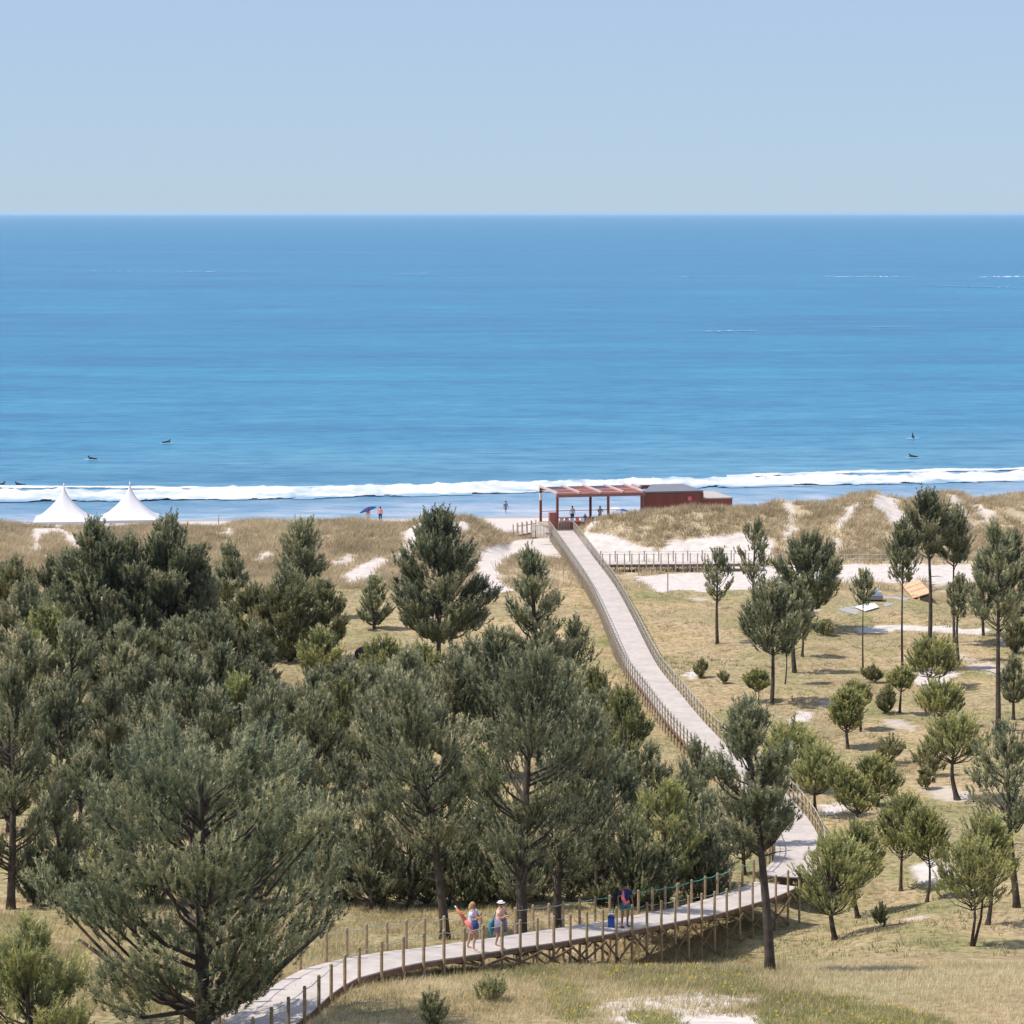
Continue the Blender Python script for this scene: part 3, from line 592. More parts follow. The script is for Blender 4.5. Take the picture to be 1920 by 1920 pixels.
for a in [(1660, 1338, 1294, 38, 'conical little shrub between the small pines'), (1735, 1480, 1444, 30, 'lone small bush in open tan grass'), (1668, 1432, 1392, 60, 'sparse twiggy shrub on pale grass'),
          (1315, 1272, 1244, 26, 'small grass-like shrub right of the boardwalk'), (1356, 1282, 1266, 22, 'tiny shrub downhill of the small one right of the boardwalk'),
          (1635, 1280, 1256, 40, 'pale bush sitting in the long dark shadow'), (1548, 1192, 1170, 36, 'low bush in the shade below the paved pad'), (1905, 1225, 1165, 50, 'olive bush at the right edge above the young pine'),
          (1652, 1738, 1703, 34, 'pale little bush at the shadow right of the domed pair'), (1745, 1455, 1395, 60, 'loose olive bush below the leaning forked pine'), 
          (1590, 1640, 1595, 40, 'small yellowish bush behind the domed pair')]:
    T(a[0], a[1], a[2], a[3], a[1] - 3, 'round', a[4], 'bush', cat='bush', mt='bush', stems=3, dens=.6, tintb=.12)

# ------------------------------------------------------------ grasses
def scatter(n, box, rng, keep):
    X = rng.uniform(box[0], box[1], n); Y = rng.uniform(box[2], box[3], n); Z = hz(X, Y); px, py = project(X, Y, Z)
    k = (px > -60) & (px < 1980) & keep(X, Y, Z, px, py); return X[k], Y[k], Z[k]
def grass(name, label, cat, X, Y, Z, nb, hgt, spread, wd, mt, rng, lean=.35, tintb=0.5, tv=.25, wind=(.25, 0)):
    n = len(X); h = hgt[0] + (hgt[1] - hgt[0]) * rng.rand(n); k = n * nb
    a = rng.uniform(0, 6.283, k); q = np.sqrt(rng.rand(k)) * spread; hh = h.repeat(nb)
    P = np.stack([X.repeat(nb) + np.cos(a) * q, Y.repeat(nb) + np.sin(a) * q, Z.repeat(nb) - .04], -1)
    D = unit(np.stack([np.cos(a) * lean * q / spread + rng.normal(size=k) * .15 + wind[0], np.sin(a) * lean * q / spread + rng.normal(size=k) * .15 + wind[1], np.ones(k)], -1))
    V, Fc = blades(P, D, hh * rng.uniform(.6, 1.15, k), np.full(k, wd), rng)
    big = fbm(X * .25, Y * .2, 3) * .8
    tt = np.clip(tintb + (rng.uniform(-tv, tv, n) + big).repeat(nb) + rng.uniform(-.12, .12, k), 0, 1).repeat(3)
    o = mesh(name, V, Fc, M[mt], tt); return tag(o, label, cat, kind='stuff')
rg = np.random.RandomState(3)
nosand = lambda X, Y, Z: sand_mask(X, Y, Z) < .3
X, Y, Z = scatter(46000, (-62, 66, 250, 296), rg, lambda X, Y, Z, px, py: nosand(X, Y, Z) & (fbm(X * .35, Y * .3, 3) + .2 * (px < 1000) > -.20) & ((Y > 266) | (px < 900) | (rg.rand(len(X)) < .25)) & ~((px > 990) & (px < 1085) & (Y > 272)))
grass('dune_grass', 'tan marram grass tufts covering the dune ridge', 'grass', X, Y, Z, 12, (.3, .85), .42, .07, 'marram', rg, .7, .5, .32)
X, Y, Z = scatter(30000, (-50, 46, 108, 250), rg, lambda X, Y, Z, px, py: nosand(X, Y, Z) & (px > 480) & (fbm(X * .3 + 8, Y * .2, 4) > -.08))
grass('meadow_grass', 'short dry grass tufts scattered over the open slope', 'grass', X, Y, Z, 7, (.08, .34), .25, .045, 'meadow', rg, .8, .45, .4)
X, Y, Z = scatter(5200, (0, 46, 108, 250), rg, lambda X, Y, Z, px, py: (px > 1150) & (fbm(X * .25 + 60, Y * .16, 4) > .05))
grass('slope_herbs', 'low grey-green herb tufts dotted over the open slope', 'ground cover', X, Y, Z, 12, (.10, .38), .38, .045, 'bush', rg, 1.0, .45, .3)
X, Y, Z = scatter(46000, (-20, 20, 74, 104), rg, lambda X, Y, Z, px, py: nosand(X, Y, Z) & (py > 1760) & (px > 560))
grass('foreground_grass', 'dry yellowish grass on the near slope below the boardwalk', 'grass', X, Y, Z, 9, (.08, .27), .20, .022, 'meadow', rg, .7, .72, .28)
X, Y, Z = scatter(26000, (-24, 10, 84, 125), rg, lambda X, Y, Z, px, py: (py > 1670) & (fbm(X * .4, Y * .3, 3) > -.12))
grass('rough_grass', 'yellow-brown grass behind the boardwalk at the edge of the wood', 'grass', X, Y, Z, 8, (.12, .4), .22, .03, 'meadow', rg, .7, .40, .25)
GREEN = [[(1410, 1885), (1450, 1862), (1560, 1868), (1660, 1885), (1780, 1925), (1780, 1960), (1560, 1960), (1440, 1925)], [(1120, 1812), (1230, 1806), (1400, 1826), (1450, 1856), (1400, 1866), (1240, 1852), (1150, 1840)],
         [(1020, 1846), (1090, 1850), (1110, 1905), (1060, 1925), (1025, 1890)], [(955, 1822), (1010, 1806), (1060, 1820), (1040, 1842), (970, 1846)], [(1180, 1900), (1250, 1890), (1280, 1925), (1190, 1930)], [(1370, 1846), (1420, 1842), (1440, 1870), (1380, 1872)]]
X, Y, Z = scatter(60000, (-6, 16, 74, 104), rg, lambda X, Y, Z, px, py: (lambda q, r_: sum(inpoly(q, r_, P) for P in GREEN) > 0)(px + fbm(X * 1.5, Y * 1.5, 3) * 60, py + fbm(X * 1.5 + 9, Y * 1.5, 3) * 26))
grass('green_herbs', 'low green leafy herbs around the bare sand in the foreground', 'ground cover', X, Y, Z, 8, (.10, .28), .14, .028, 'green', rg, 1.1, .62, .3)
k = rg.rand(len(X)) < .02
grass('yellow_flowers', 'small yellow flowers dotted among the green herbs', 'flowers', X[k], Y[k], Z[k] + .22, 4, (.05, .08), .05, .04, 'flower', rg)
for bx, by, tp, w_, lb in [(622 + 300, 1880, 1845, 60, 'green leafy bush on the dry slope below the thick bare trunk'), (812, 1935, 1882, 60, 'green leafy bush at the bottom edge of the near slope')]:
    T(bx, by, tp, w_, by - 2, 'round', lb, 'green_bush', cat='bush', mt='bush', stems=3, tintb=.1, dens=.7)

# ------------------------------------------------------------ boardwalks
def deck_mesh(L, Rt, th, parent, board=.14):
    """planked deck between a left and a right edge polyline"""
    L = [Vector(p) for p in L]; Rt = [Vector(p) for p in Rt]; V = []; Fc = []
    for a, b_ in zip(L, Rt): V += [a, b_, b_ - Vector((0, 0, th)), a - Vector((0, 0, th))]
    n = len(L)
    for i in range(n - 1):
        for k in range(4): Fc.append((i * 4 + k, i * 4 + (k + 1) % 4, i * 4 + 4 + (k + 1) % 4, i * 4 + 4 + k))
    Fc += [(3, 2, 1, 0), (n * 4 - 4, n * 4 - 3, n * 4 - 2, n * 4 - 1)]
    return mesh('deck', V, Fc, None, None, parent)
m, t, b = new_mat('planked_deck')
n_ = noise(2.5, 5); n2 = noise(.5, 3)
rp = ramp(n_.outputs[0], [(.3, (.46, .41, .38)), (.7, (.57, .515, .48))]); rp2 = ramp(n2.outputs[0], [(.3, (.90, .90, .90)), (.7, (1.08, 1.08, 1.08))])
wv = N('TexWave'); wv.inputs['Scale'].default_value = 2.2; wv.bands_direction = 'Y'; g = N('NewGeometry'); t.links.new(g.outputs['Position'], wv.inputs['Vector'])
rp3 = ramp(wv.outputs[0], [(.0, (.90, .89, .88)), (.16, (1, 1, 1))])
t.links.new(mix(1.0, mix(1.0, rp.outputs[0], rp2.outputs[0], 'MULTIPLY'), rp3.outputs[0], 'MULTIPLY'), b.inputs['Base Color']); b.inputs['Roughness'].default_value = .85; b.inputs['Specular IOR Level'].default_value = .15
M['deck'] = m
def smooth_path(P, st):
    """Catmull-Rom through P, resampled every st metres"""
    P = [np.array(p, float) for p in P]; P = [2 * P[0] - P[1]] + P + [2 * P[-1] - P[-2]]; out = []
    for i in range(1, len(P) - 2):
        for u in np.linspace(0, 1, 24, endpoint=False):
            a, b_, c, d = P[i - 1:i + 3]; out.append(.5 * (2 * b_ + (c - a) * u + (2 * a - 5 * b_ + 4 * c - d) * u * u + (3 * b_ - a - 3 * c + d) * u ** 3))
    out.append(P[-2]); out = np.array(out); s = np.concatenate([[0], np.cumsum(np.linalg.norm(np.diff(out, axis=0), axis=1))])
    q = np.arange(0, s[-1], st); return np.stack([np.interp(q, s, out[:, k]) for k in range(out.shape[1])], -1)
def edges(P, wd):
    d = np.gradient(P[:, :2], axis=0); d = unit(d); nrm = np.stack([-d[:, 1], d[:, 0]], -1)
    L = P.copy(); Rt = P.copy(); L[:, :2] += nrm * wd / 2; Rt[:, :2] -= nrm * wd / 2; return L, Rt
def post(parent, p, top, bot, r=.05, m_='post', name='post'):
    return MB().tube([(p[0], p[1], bot), (p[0], p[1], top - .03), (p[0], p[1], top)], [r, r, r * .75], 8).build(name, M[m_], parent, False)
def rope(parent, P, h, r, m_, sag=.06):
    pts = []
    for a, b_ in zip(P[:-1], P[1:]):
        for u in (0, .25, .5, .75): q = np.array(a) * (1 - u) + np.array(b_) * u; pts.append((q[0], q[1], q[2] + h - sag * 4 * u * (1 - u)))
    pts.append((P[-1][0], P[-1][1], P[-1][2] + h)); return MB().tube(pts, r, 5).build('rope', M[m_], parent, True)
bw = empty('boardwalk', (NE[14, 0], NE[14, 1], float(hz(NE[14, 0], NE[14, 1]))), 'curved pale trestle boardwalk in front, on posts with crossed braces', 'boardwalk')
def loc(parent, o):                          # children are built in world coordinates
    o.matrix_parent_inverse = Matrix.Translation(-parent.location); return o
loc(bw, (lambda o: (o.data.materials.append(M['deck']), o)[1])(deck_mesh(FE, NE, .05, bw)))
for E, sgn in ((NE, -1), (FE, 1)):
    q = E.copy(); q[:, 2] -= .13; mbx = MB()
    for a, b_ in zip(q[:-1], q[1:]): mbx.beam(a, b_, .06, .15)
    loc(bw, mbx.build('fascia', M['fascia'], bw))
off = nr * .07
for i in range(len(NE)):
    for E, s_ in ((NE, -1), (FE, 1)):
        p = E[i].copy(); p[:2] += off[i] * s_; g_ = float(hz(p[0], p[1])) - .2; g_ = min(g_, p[2] - .3)
        loc(bw, post(bw, p, p[2] + 1.0, g_, .055))
for i in range(13, len(NE) - 2):             # crossed braces on both sides, cross beams
    for E, s_ in ((NE, -1), (FE, 1)) if i % 2 else ():
        a, b_ = E[i], E[i + 2]; ga, gb = float(hz(a[0], a[1])), float(hz(b_[0], b_[1]))
        if a[2] - ga > .5:
            o_ = np.append(off[i] * s_ * 2, 0); mbx = MB()
            mbx.beam(np.array([a[0], a[1], a[2] - .22]) + o_, np.array([b_[0], b_[1], gb + .1]) + o_, .04, .08)
            mbx.beam(np.array([a[0], a[1], ga + .1]) + o_ * 1.6, np.array([b_[0], b_[1], b_[2] - .22]) + o_ * 1.6, .04, .08); loc(bw, mbx.build('brace', M['brace'], bw))
    loc(bw, MB().beam((NE[i][0], NE[i][1], NE[i][2] - .2), (FE[i][0], FE[i][1], FE[i][2] - .2), .08, .16).build('cross_beam', M['brace'], bw))
FP = FE.copy(); FP[:, :2] += off; NP = NE.copy(); NP[:, :2] -= off
loc(bw, rope(bw, FP[:23], .9, .014, 'rope')); loc(bw, rope(bw, FP[22:], .93, .017, 'rope_green')); loc(bw, rope(bw, NP, .9, .014, 'rope'))
# long straight section down to the kiosk
CP = smooth_path(mp_, 1.0); ML, MR = edges(CP, 2.35)
bl = empty('boardwalk', (CP[80, 0], CP[80, 1], float(hz(CP[80, 0], CP[80, 1]))), 'long straight grey boardwalk running down to the red beach kiosk', 'boardwalk')
CP2 = CP[2:]; ML2, MR2 = ML[2:], MR[2:]
loc(bl, (lambda o: (o.data.materials.append(M['deck']), o)[1])(deck_mesh(ML2, MR2, .05, bl)))
for E in (ML2, MR2):
    q = E[::2].copy(); q[:, 2] -= .14; mbx = MB()
    for a, b_ in zip(q[:-1], q[1:]): mbx.beam(a, b_, .06, .17)
    loc(bl, mbx.build('fascia', M['fascia'], bl))
P15 = smooth_path(mp_, 1.35); L15, R15 = edges(P15, 2.47); cnt = 0; rest = MB()
for i in range(2, len(P15)):
    for E in (L15, R15):
        p = E[i]; g_ = min(float(hz(p[0], p[1])) - .2, p[2] - .4)
        if cnt < 98: loc(bl, post(bl, p, p[2] + 1.0, g_, .05, 'post' if i < 40 else 'postgrey')); cnt += 1
        else: rest.tube([(p[0], p[1], g_), (p[0], p[1], p[2] + 1.0)], .05, 6)
rp_ = rest.build('post', M['postgrey'], bl); loc(bl, rp_); rp_['kind'] = 'stuff'
for E in (L15, R15): loc(bl, rope(bl, E[2:], .95, .025, 'rope', .03)); loc(bl, rope(bl, E[2:], .5, .015, 'rope', .03))
# slatted panels at the kiosk end
for q in [((1000, 1004), (1035, 1006)), ((1047, 997), (1068, 996))]:
    a = np.array(on_plane(*q[0], 3.8)); b_ = np.array(on_plane(*q[1], 3.8)); mbx = MB(); n = max(6, int(np.linalg.norm(b_ - a) / .16))
    for i in range(n + 1): c = a + (b_ - a) * i / n; mbx.box((c[0], c[1], 4.25), (.07, .05, 1.3))
    mbx.beam((a[0], a[1], 4.9), (b_[0], b_[1], 4.9), .08, .08); loc(bl, mbx.build('slat_panel', M['postgrey'], bl))
# cross walkway on the right of the long boardwalk
a = np.array(on_plane(1128, 1056, 3.75)); b_ = np.array(on_plane(1428, 1054, 3.75)); n = 22
cw = empty('boardwalk', tuple(a - [0, 0, .6]), 'low grey side boardwalk with posts crossing the white sand', 'boardwalk')
PP = np.array([a + (b_ - a) * i / n for i in range(n + 1)]); CL, CR = edges(PP, 2.0)
loc(cw, (lambda o: (o.data.materials.append(M['deck']), o)[1])(deck_mesh(CL, CR, .06, cw)))
loc(cw, MB().beam(CR[0] - [0, 0, .16], CR[-1] - [0, 0, .16], .08, .2).build('fascia', M['fascia'], cw))
for E in (CL, CR):
    for i in range(0, n + 1, 1 if E is CR else 2):
        p = E[i]; loc(cw, post(cw, p + [0, -.06 if E is CR else .06, 0], p[2] + 1.05, float(hz(p[0], p[1])) - .2, .055, 'postgrey'))
    loc(cw, rope(cw, E[::2], .98, .02, 'rope'))
# fence right of it
fx = empty('rope_fence', ground_at(1480, 1058), 'low post-and-rope fence along the back of the sand track', 'fence'); pts = []
for i, px in enumerate(range(1446, 1850, 23)):
    p = np.array(ground_at(px, 1056)); pts.append(p); loc(fx, post(fx, p, p[2] + 1.0, p[2] - .2, .05, 'postgrey'))
loc(fx, rope(fx, pts, .85, .025, 'rope')); loc(fx, rope(fx, pts, .45, .02, 'rope'))
# small ramp left of the kiosk
a = np.array(on_plane(966, 1002, 3.1)); b_ = np.array(on_plane(1001, 996, 3.5)); rw = empty('ramp', tuple(a - [0, 0, .4]), 'short timber ramp with posts left of the kiosk end of the boardwalk', 'ramp')
PP = np.array([a + (b_ - a) * i / 4 for i in range(5)]); CL, CR = edges(PP, 1.6)
loc(rw, (lambda o: (o.data.materials.append(M['deck']), o)[1])(deck_mesh(CL, CR, .06, rw)))
loc(rw, MB().beam(CR[0] - [0, 0, .15], CR[-1] - [0, 0, .15], .07, .18).build('fascia', M['fascia'], rw))
for E in (CL, CR):
    for p in E: loc(rw, post(rw, p, p[2] + 1.15, p[2] - .8, .06, 'postgrey'))
loc(rw, MB().beam(CL[0] + [0, 0, .75], CL[-1] + [0, 0, .75], .05, .08).build('rail', M['redlight'], rw))
for px, py, h, lb in [(410, 988, 1.25, 'lone thin stake on the beach right of the tents'), (920, 1003, 1.1, 'lone stake in dune grass left of the timber ramp'), (1252, 1108, 1.6, 'thin grey pole standing in the sand track')]:
    p = ground_at(px, py); tag(MB().tube([(p[0], p[1], p[2] - .2), (p[0], p[1], p[2] + h)], .055, 6).build('stake', M['postgrey']), lb, 'stake')

# ------------------------------------------------------------ kiosk
KO = np.array([4.74, 290.0]); kx = np.array([.975, .222]); kx = kx / np.linalg.norm(kx); ky = np.array([-kx[1], kx[0]])
kz = 3.9; KH = 3.6; ang = math.atan2(kx[1], kx[0])
ki = empty('beach_kiosk', (KO[0], KO[1], kz), 'red timber beach kiosk with slatted pergola at the end of the boardwalk', 'kiosk', rz=ang)
def kb(name, c, dd, mt): return MB().box(c, dd).build(name, M[mt], ki)
D_ = 7.5; LP_ = 9.43
kb('floor', (9.7, D_ / 2, -.12), (20, D_ + .4, .24), 'postgrey')
for x in (0, 5.5):
    for y in (0, D_):
        kb('column', (x, y, KH / 2 - .1), (.24, .24, KH - .2), 'red')
for y in (0, D_): kb('beam', (LP_ / 2, y, KH - .1), (LP_ + .24, .26, .34), 'redlight')
for x in (0, 2.4, 4.75, 7.1, 9.3): kb('rafter', (x, D_ / 2, KH + .17), (.28, D_ + .3, .2), 'pinkbeam')
for i in range(4):
    for j, (y, mt) in enumerate(((.9, 'redlight'), (2.3, 'red'), (3.8, 'redlight'), (5.3, 'dark' if i % 2 == 0 else 'red'), (6.7, 'dark'))):
        kb('roof_panel', (1.2 + 2.35 * i, y, KH + .1), (2.1, 1.2 if mt != 'dark' else 1.3, .06), mt)
kb('balustrade', (4.7, .1, .35), (9.2, .12, .7), 'red'); kb('rail', (4.7, .1, 1.18), (9.2, .08, .08), 'blue'); kb('end_wall', (-.45, .3, .75), (.75, .5, 2.0), 'redlight')
kb('rail', (4.7, D_, 1.1), (9.2, .06, .06), 'navy')
for i, c in enumerate(['cream', 'pink', 'paleblue', 'pink', 'white', 'orange', 'blue', 'blue', 'pink', 'cream', 'peach', 'orange', 'blue', 'paleblue', 'pink']):
    kb('coloured_panel', (.5 + i * .56, .1, .92), (.40, .05, .42), c)
kb('wall', (11.3, .8, (KH - .1) / 2), (3.74, 1.6, KH - .1), 'red'); kb('wall', (14.51, D_ / 2, (KH - .1) / 2), (2.68, D_, KH - .1), 'red')
tr_ = [(9.4, -.05), (15.9, -.05), (15.9, D_ + .05), (12.3, D_ + .05)]; MB().add([(x, y, KH - .06) for x, y in tr_] + [(x, y, KH + .12) for x, y in tr_], [(3, 2, 1, 0), (4, 5, 6, 7), (0, 1, 5, 4), (1, 2, 6, 5), (2, 3, 7, 6), (3, 0, 4, 7)]).build('roof', M['roofgrey'], ki)
kb('beam', (10.9, D_, KH - .1), (2.7, .26, .34), 'redlight'); kb('rafter', (10.2, D_ / 2 + 2.2, KH + .17), (.28, 3.2, .2), 'pinkbeam')
for x in (9.45, 15.85): kb('corner_trim', (x, -.03, 1.75), (.12, .12, 3.5), 'fascia')
kb('vent', (14.4, -.04, 2.9), (.42, .08, .42), 'pink')
kb('wall', (17.6, D_ / 2 + .3, 1.35), (3.4, D_ - .6, 2.7), 'red'); kb('roof', (17.6, D_ / 2 + .3, 2.78), (3.5, D_ - .5, .14), 'roofpale')
kb('door', (11.0, -.03, 1.0), (.9, .06, 2.0), 'fascia')
kb('lamp', (-.1, D_ - .5, 2.7), (.25, .25, .7), 'white')
def kw(x, y): p = KO + kx * x + ky * y; return float(p[0]), float(p[1])
def parasol(px, py_top, Yd, rr, mt, label, base=None, tilt=0):
    Z = CAMZ - (py_top - HOR) / F * Yd; X = (px - 960) / F * Yd; zg = base if base is not None else float(hz(X, Yd))
    o = empty('parasol', (X, Yd, zg), label, 'parasol'); H = Z - zg; mb = MB(); n = 8; V = [(tilt * .3, 0, H)]
    for q, (r_, dz) in enumerate(((.5, -.10), (1, -.32), (1.0, -.42))):
        for k in range(n): a = 2 * PI * k / n; V.append((rr * r_ * math.cos(a) + tilt * .3, rr * r_ * math.sin(a), H + dz * rr + tilt * rr * r_ * math.cos(a) * .35))
    Fc = [(0, 1 + k, 1 + (k + 1) % n) for k in range(n)]
    for q in range(2):
        for k in range(n): Fc.append((1 + q * n + k, 1 + (q + 1) * n + k, 1 + (q + 1) * n + (k + 1) % n, 1 + q * n + (k + 1) % n))
    mb.add(V, Fc).build('canopy', M[mt], o); MB().tube([(0, 0, -.1), (tilt * .3, 0, H - .02)], .03, 6).build('pole', M['white'], o)
parasol(1154, 951, 303, .75, 'white', 'white parasol seen through the kiosk pergola', kz)
parasol(1171, 955, 302.5, .45, 'blue', 'small blue parasol right of the white one inside the kiosk', kz)

# ------------------------------------------------------------ people
def person(loc_, rz, h, label, skin, hair, parts, pose='stand', fingers=False, long_hair=False):
    """one continuous skinned body; parts = list of (name, material, kind) for clothing"""
    o = empty('person', loc_, label, 'person', rz=rz); s = h / 1.75
    J = {}
    def j(n, p, r, par=None): J[n] = (Vector(p) * s, r * s, par)
    st = {'stand': 0.0, 'walk': .22, 'stoop': .05}.get(pose, 0); lf = .35 if pose == 'stoop' else 0.03
    j('pelvis', (0, 0, .95), .14); j('waist', (0, -lf * .15, 1.10), .125, 'pelvis'); j('chest', (0, -lf * .5, 1.30), .15, 'waist'); j('neck0', (0, -lf * .85, 1.46), .07, 'chest')
    j('neck', (0, -lf, 1.52), .052, 'neck0'); j('head', (0, -lf * 1.1 - .01, 1.62), .088, 'neck'); j('crown', (0, -lf * 1.15, 1.70), .078, 'head')
    for sx, q in ((-1, st), (1, -st)):
        k = 'L' if sx < 0 else 'R'
        j('hip' + k, (.10 * sx, 0, .90), .10, 'pelvis'); j('knee' + k, (.11 * sx, -q * .7 - .03, .50), .062, 'hip' + k); j('calf' + k, (.11 * sx, -q * .6 + .02, .34), .055, 'knee' + k)
        j('ankle' + k, (.11 * sx, -q * .75 + .06, .08), .038, 'calf' + k); j('toe' + k, (.13 * sx, -q * .75 - .12, .035), .034, 'ankle' + k)
        j('shoulder' + k, (.19 * sx, -lf * .75, 1.42), .062, 'neck0')
        if pose == 'stoop' and sx < 0: el, ha = (.30 * sx, -.45, 1.15), (.26 * sx, -.62, .92)
        elif k in ARMUP.get(pose_key(parts), ''): el, ha = (.30 * sx, -.16, 1.16), (.14 * sx, -.34, 1.24)
        else: el, ha = (.28 * sx, .03 + q * .4, 1.14), (.29 * sx, -.08 + q * .6, .90)
        j('elbow' + k, el, .043, 'shoulder' + k); j('hand' + k, ha, .033, 'elbow' + k)
        e, hh = Vector(el), Vector(ha); dd = (hh - e).normalized()
        j('palm' + k, tuple(hh + dd * .07), .036, 'hand' + k)
        if fingers:
            for f_ in range(4): j('f%d' % f_ + k, tuple(hh + dd * (.13 + .01 * (f_ in (1, 2))) + Vector((0, .022 * (f_ - 1.5), 0))), .011, 'palm' + k)
            j('thumb' + k, tuple(hh + dd * .07 + Vector((0, -.06, .02))), .012, 'palm' + k)
    names = list(J); me = bpy.data.meshes.new('body')
    me.from_pydata([J[n][0] for n in names], [(names.index(n), names.index(J[n][2])) for n in names if J[n][2]], [])
    bo = bpy.data.objects.new('body', me); COL.objects.link(bo); bo.parent = o
    mod = bo.modifiers.new('skin', 'SKIN'); me.skin_vertices[0].data[0].use_root = True
    for i, n in enumerate(names): me.skin_vertices[0].data[i].radius = (J[n][1],) * 2
    ss = bo.modifiers.new('sub', 'SUBSURF'); ss.levels = 1; ss.render_levels = 1
    dg = bpy.context.evaluated_depsgraph_get(); dg.update(); me2 = bpy.data.meshes.new_from_object(bo.evaluated_get(dg)); bo.modifiers.clear(); bo.data = me2
    me2.materials.clear(); me2.materials.append(M[skin]); me2.polygons.foreach_set('use_smooth', np.ones(len(me2.polygons), bool))
    hp = J['head'][0]; cr = J['crown'][0]
    hb = MB().ball(hp + Vector((0, .022, .045)) * s, (.102 * s, .108 * s, .112 * s), 12, 8)
    if long_hair: hb.tube([hp + Vector((0, .07, .03)) * s, hp + Vector((0, .11, -.12)) * s, hp + Vector((0, .11, -.28)) * s], [.09 * s, .08 * s, .04 * s], 8)
    hb.build('hair', M[hair], o, True)
    if fingers:                              # face: eyes, nose, mouth in one small mesh each
        [MB().ball(hp + Vector((e_, -.083, .01)) * s, .012 * s, 6, 4).build('eye', M['hairdark'], o) for e_ in (-.034, .034)]
        MB().ball(hp + Vector((0, -.093, -.02)) * s, (.012 * s, .018 * s, .022 * s), 6, 4).build('nose', M[skin], o); MB().box(hp + Vector((0, -.083, -.05)) * s, (.04 * s, .01 * s, .008 * s)).build('mouth', M['pink'], o)
        [MB().ball(hp + Vector((e_, .01, 0)) * s, (.012 * s, .02 * s, .03 * s), 6, 4).build('ear', M[skin], o) for e_ in (-.09, .09)]
    P_ = lambda n: J[n][0]
    def loft(nm, m_, rings):                 # rings: (centre, rx, ry)
        V = []; n = 14; Fc = []
        for c, rx, ry in rings:
            for k in range(n): a = 2 * PI * k / n; V.append(c + Vector((math.cos(a) * rx, math.sin(a) * ry, 0)) * s)
        for i in range(len(rings) - 1):
            for k in range(n): Fc.append((i * n + k, i * n + (k + 1) % n, (i + 1) * n + (k + 1) % n, (i + 1) * n + k))
        mb = MB().add(V, Fc); return mb
    for nm, m_ in parts:
        if nm in ('shirt', 'dress'):
            rings = [(P_('neck0') + Vector((0, 0, .03)) * s, .09, .08), (P_('neck0') - Vector((0, 0, .02)) * s, .19, .11), (P_('chest'), .185, .15), (P_('waist'), .16, .14), (P_('pelvis') + Vector((0, 0, .02)) * s, .19, .155)]
            if nm == 'dress': rings += [(P_('pelvis') - Vector((0, 0, .22)) * s, .24, .2)]
            mb = loft(nm, m_, rings)
            for k in 'LR': mb.tube([P_('shoulder' + k), P_('shoulder' + k) * .4 + P_('elbow' + k) * .6], [.078 * s, .066 * s], 8)
            mb.build(nm, M[m_], o, True)
        elif nm in ('shorts', 'trousers'):
            mb = loft(nm, m_, [(P_('pelvis') + Vector((0, 0, .06)) * s, .165, .14), (P_('pelvis') - Vector((0, 0, .05)) * s, .19, .155), (P_('pelvis') - Vector((0, 0, .14)) * s, .19, .15)])
            for k in 'LR':
                q = [P_('hip' + k), P_('hip' + k) * .45 + P_('knee' + k) * .55]; rr = [.115 * s, .095 * s]
                if nm == 'trousers': q += [P_('knee' + k), P_('calf' + k), P_('ankle' + k)]; rr += [.08 * s, .068 * s, .055 * s]
                mb.tube(q, rr, 9)
            mb.build(nm, M[m_], o, True)
        elif nm == 'hat': MB().ball(cr + Vector((0, .0, .01)) * s, (.10 * s, .11 * s, .06 * s), 10, 6).ball(cr + Vector((0, -.02, -.02)) * s, (.16 * s, .17 * s, .012 * s), 10, 4).build('hat', M[m_], o, True)
        elif nm == 'sandals': MB().box(P_('toeL') + Vector((0, .08, -.02)) * s, (.09 * s, .25 * s, .03 * s)).box(P_('toeR') + Vector((0, .08, -.02)) * s, (.09 * s, .25 * s, .03 * s)).build('sandals', M[m_], o)
    return o
ARMUP = {'arms': 'LR'}
def pose_key(parts): return 'arms' if any(p[0] == 'dress' or p[1] == 'paleblue' for p in parts) else ''
def deck_pt(px, f_=.5):
    i = int(np.argmin(abs(960 + NE[:, 0] / NE[:, 1] * F - px))); p = NE[i] * (1 - f_) + FE[i] * f_
    q = p + (NE[i] - NE[i - 1]) * 0; X = (px - 960) / F * p[1]; return (X, p[1], p[2])
p = deck_pt(885, .50); w1_ = person((p[0], p[1], p[2]), R(70), 1.66, 'fair-haired woman in a pale blue top walking left with her arms full', 'skin', 'hairblond', [('shirt', 'paleblue'), ('shorts', 'paleblue'), ('sandals', 'cream')], 'walk', True, True)
# bundle she carries
def obj_at(name, loc_, label, cat, fn):
    o = empty(name, loc_, label, cat); fn(o); return o
obj_at('swim_float', (p[0] - .12, p[1] - .30, p[2] + 1.0), 'coral and pink rolled float held by the fair-haired woman', 'float',
       lambda o: (MB().tube([(-.42, .02, .52), (-.28, 0, .34), (-.1, -.02, .12)], [.035, .06, .07], 9).build('float_body', M['orange'], o, True),
                  MB().tube([(-.40, .02, .52), (-.47, .02, .60)], [.035, .02], 8).build('float_tip', M['white'], o, True), MB().tube([(-.1, -.03, .12), (.08, -.05, -.1), (.16, -.05, -.28)], [.07, .09, .04], 9).build('towel_end', M['pink'], o, True)))
obj_at('beach_bag', (p[0] + .10, p[1] - .28, p[2] + .80), 'blue round beach bag at the side of the fair-haired woman', 'bag',
       lambda o: (MB().ball((0, 0, .12), (.14, .09, .20), 12, 8).build('bag_body', M['blue'], o, True), MB().tube([(-.12, 0, .3), (0, 0, .55), (.12, 0, .3)], .015, 5).build('strap', M['pink'], o, True)))
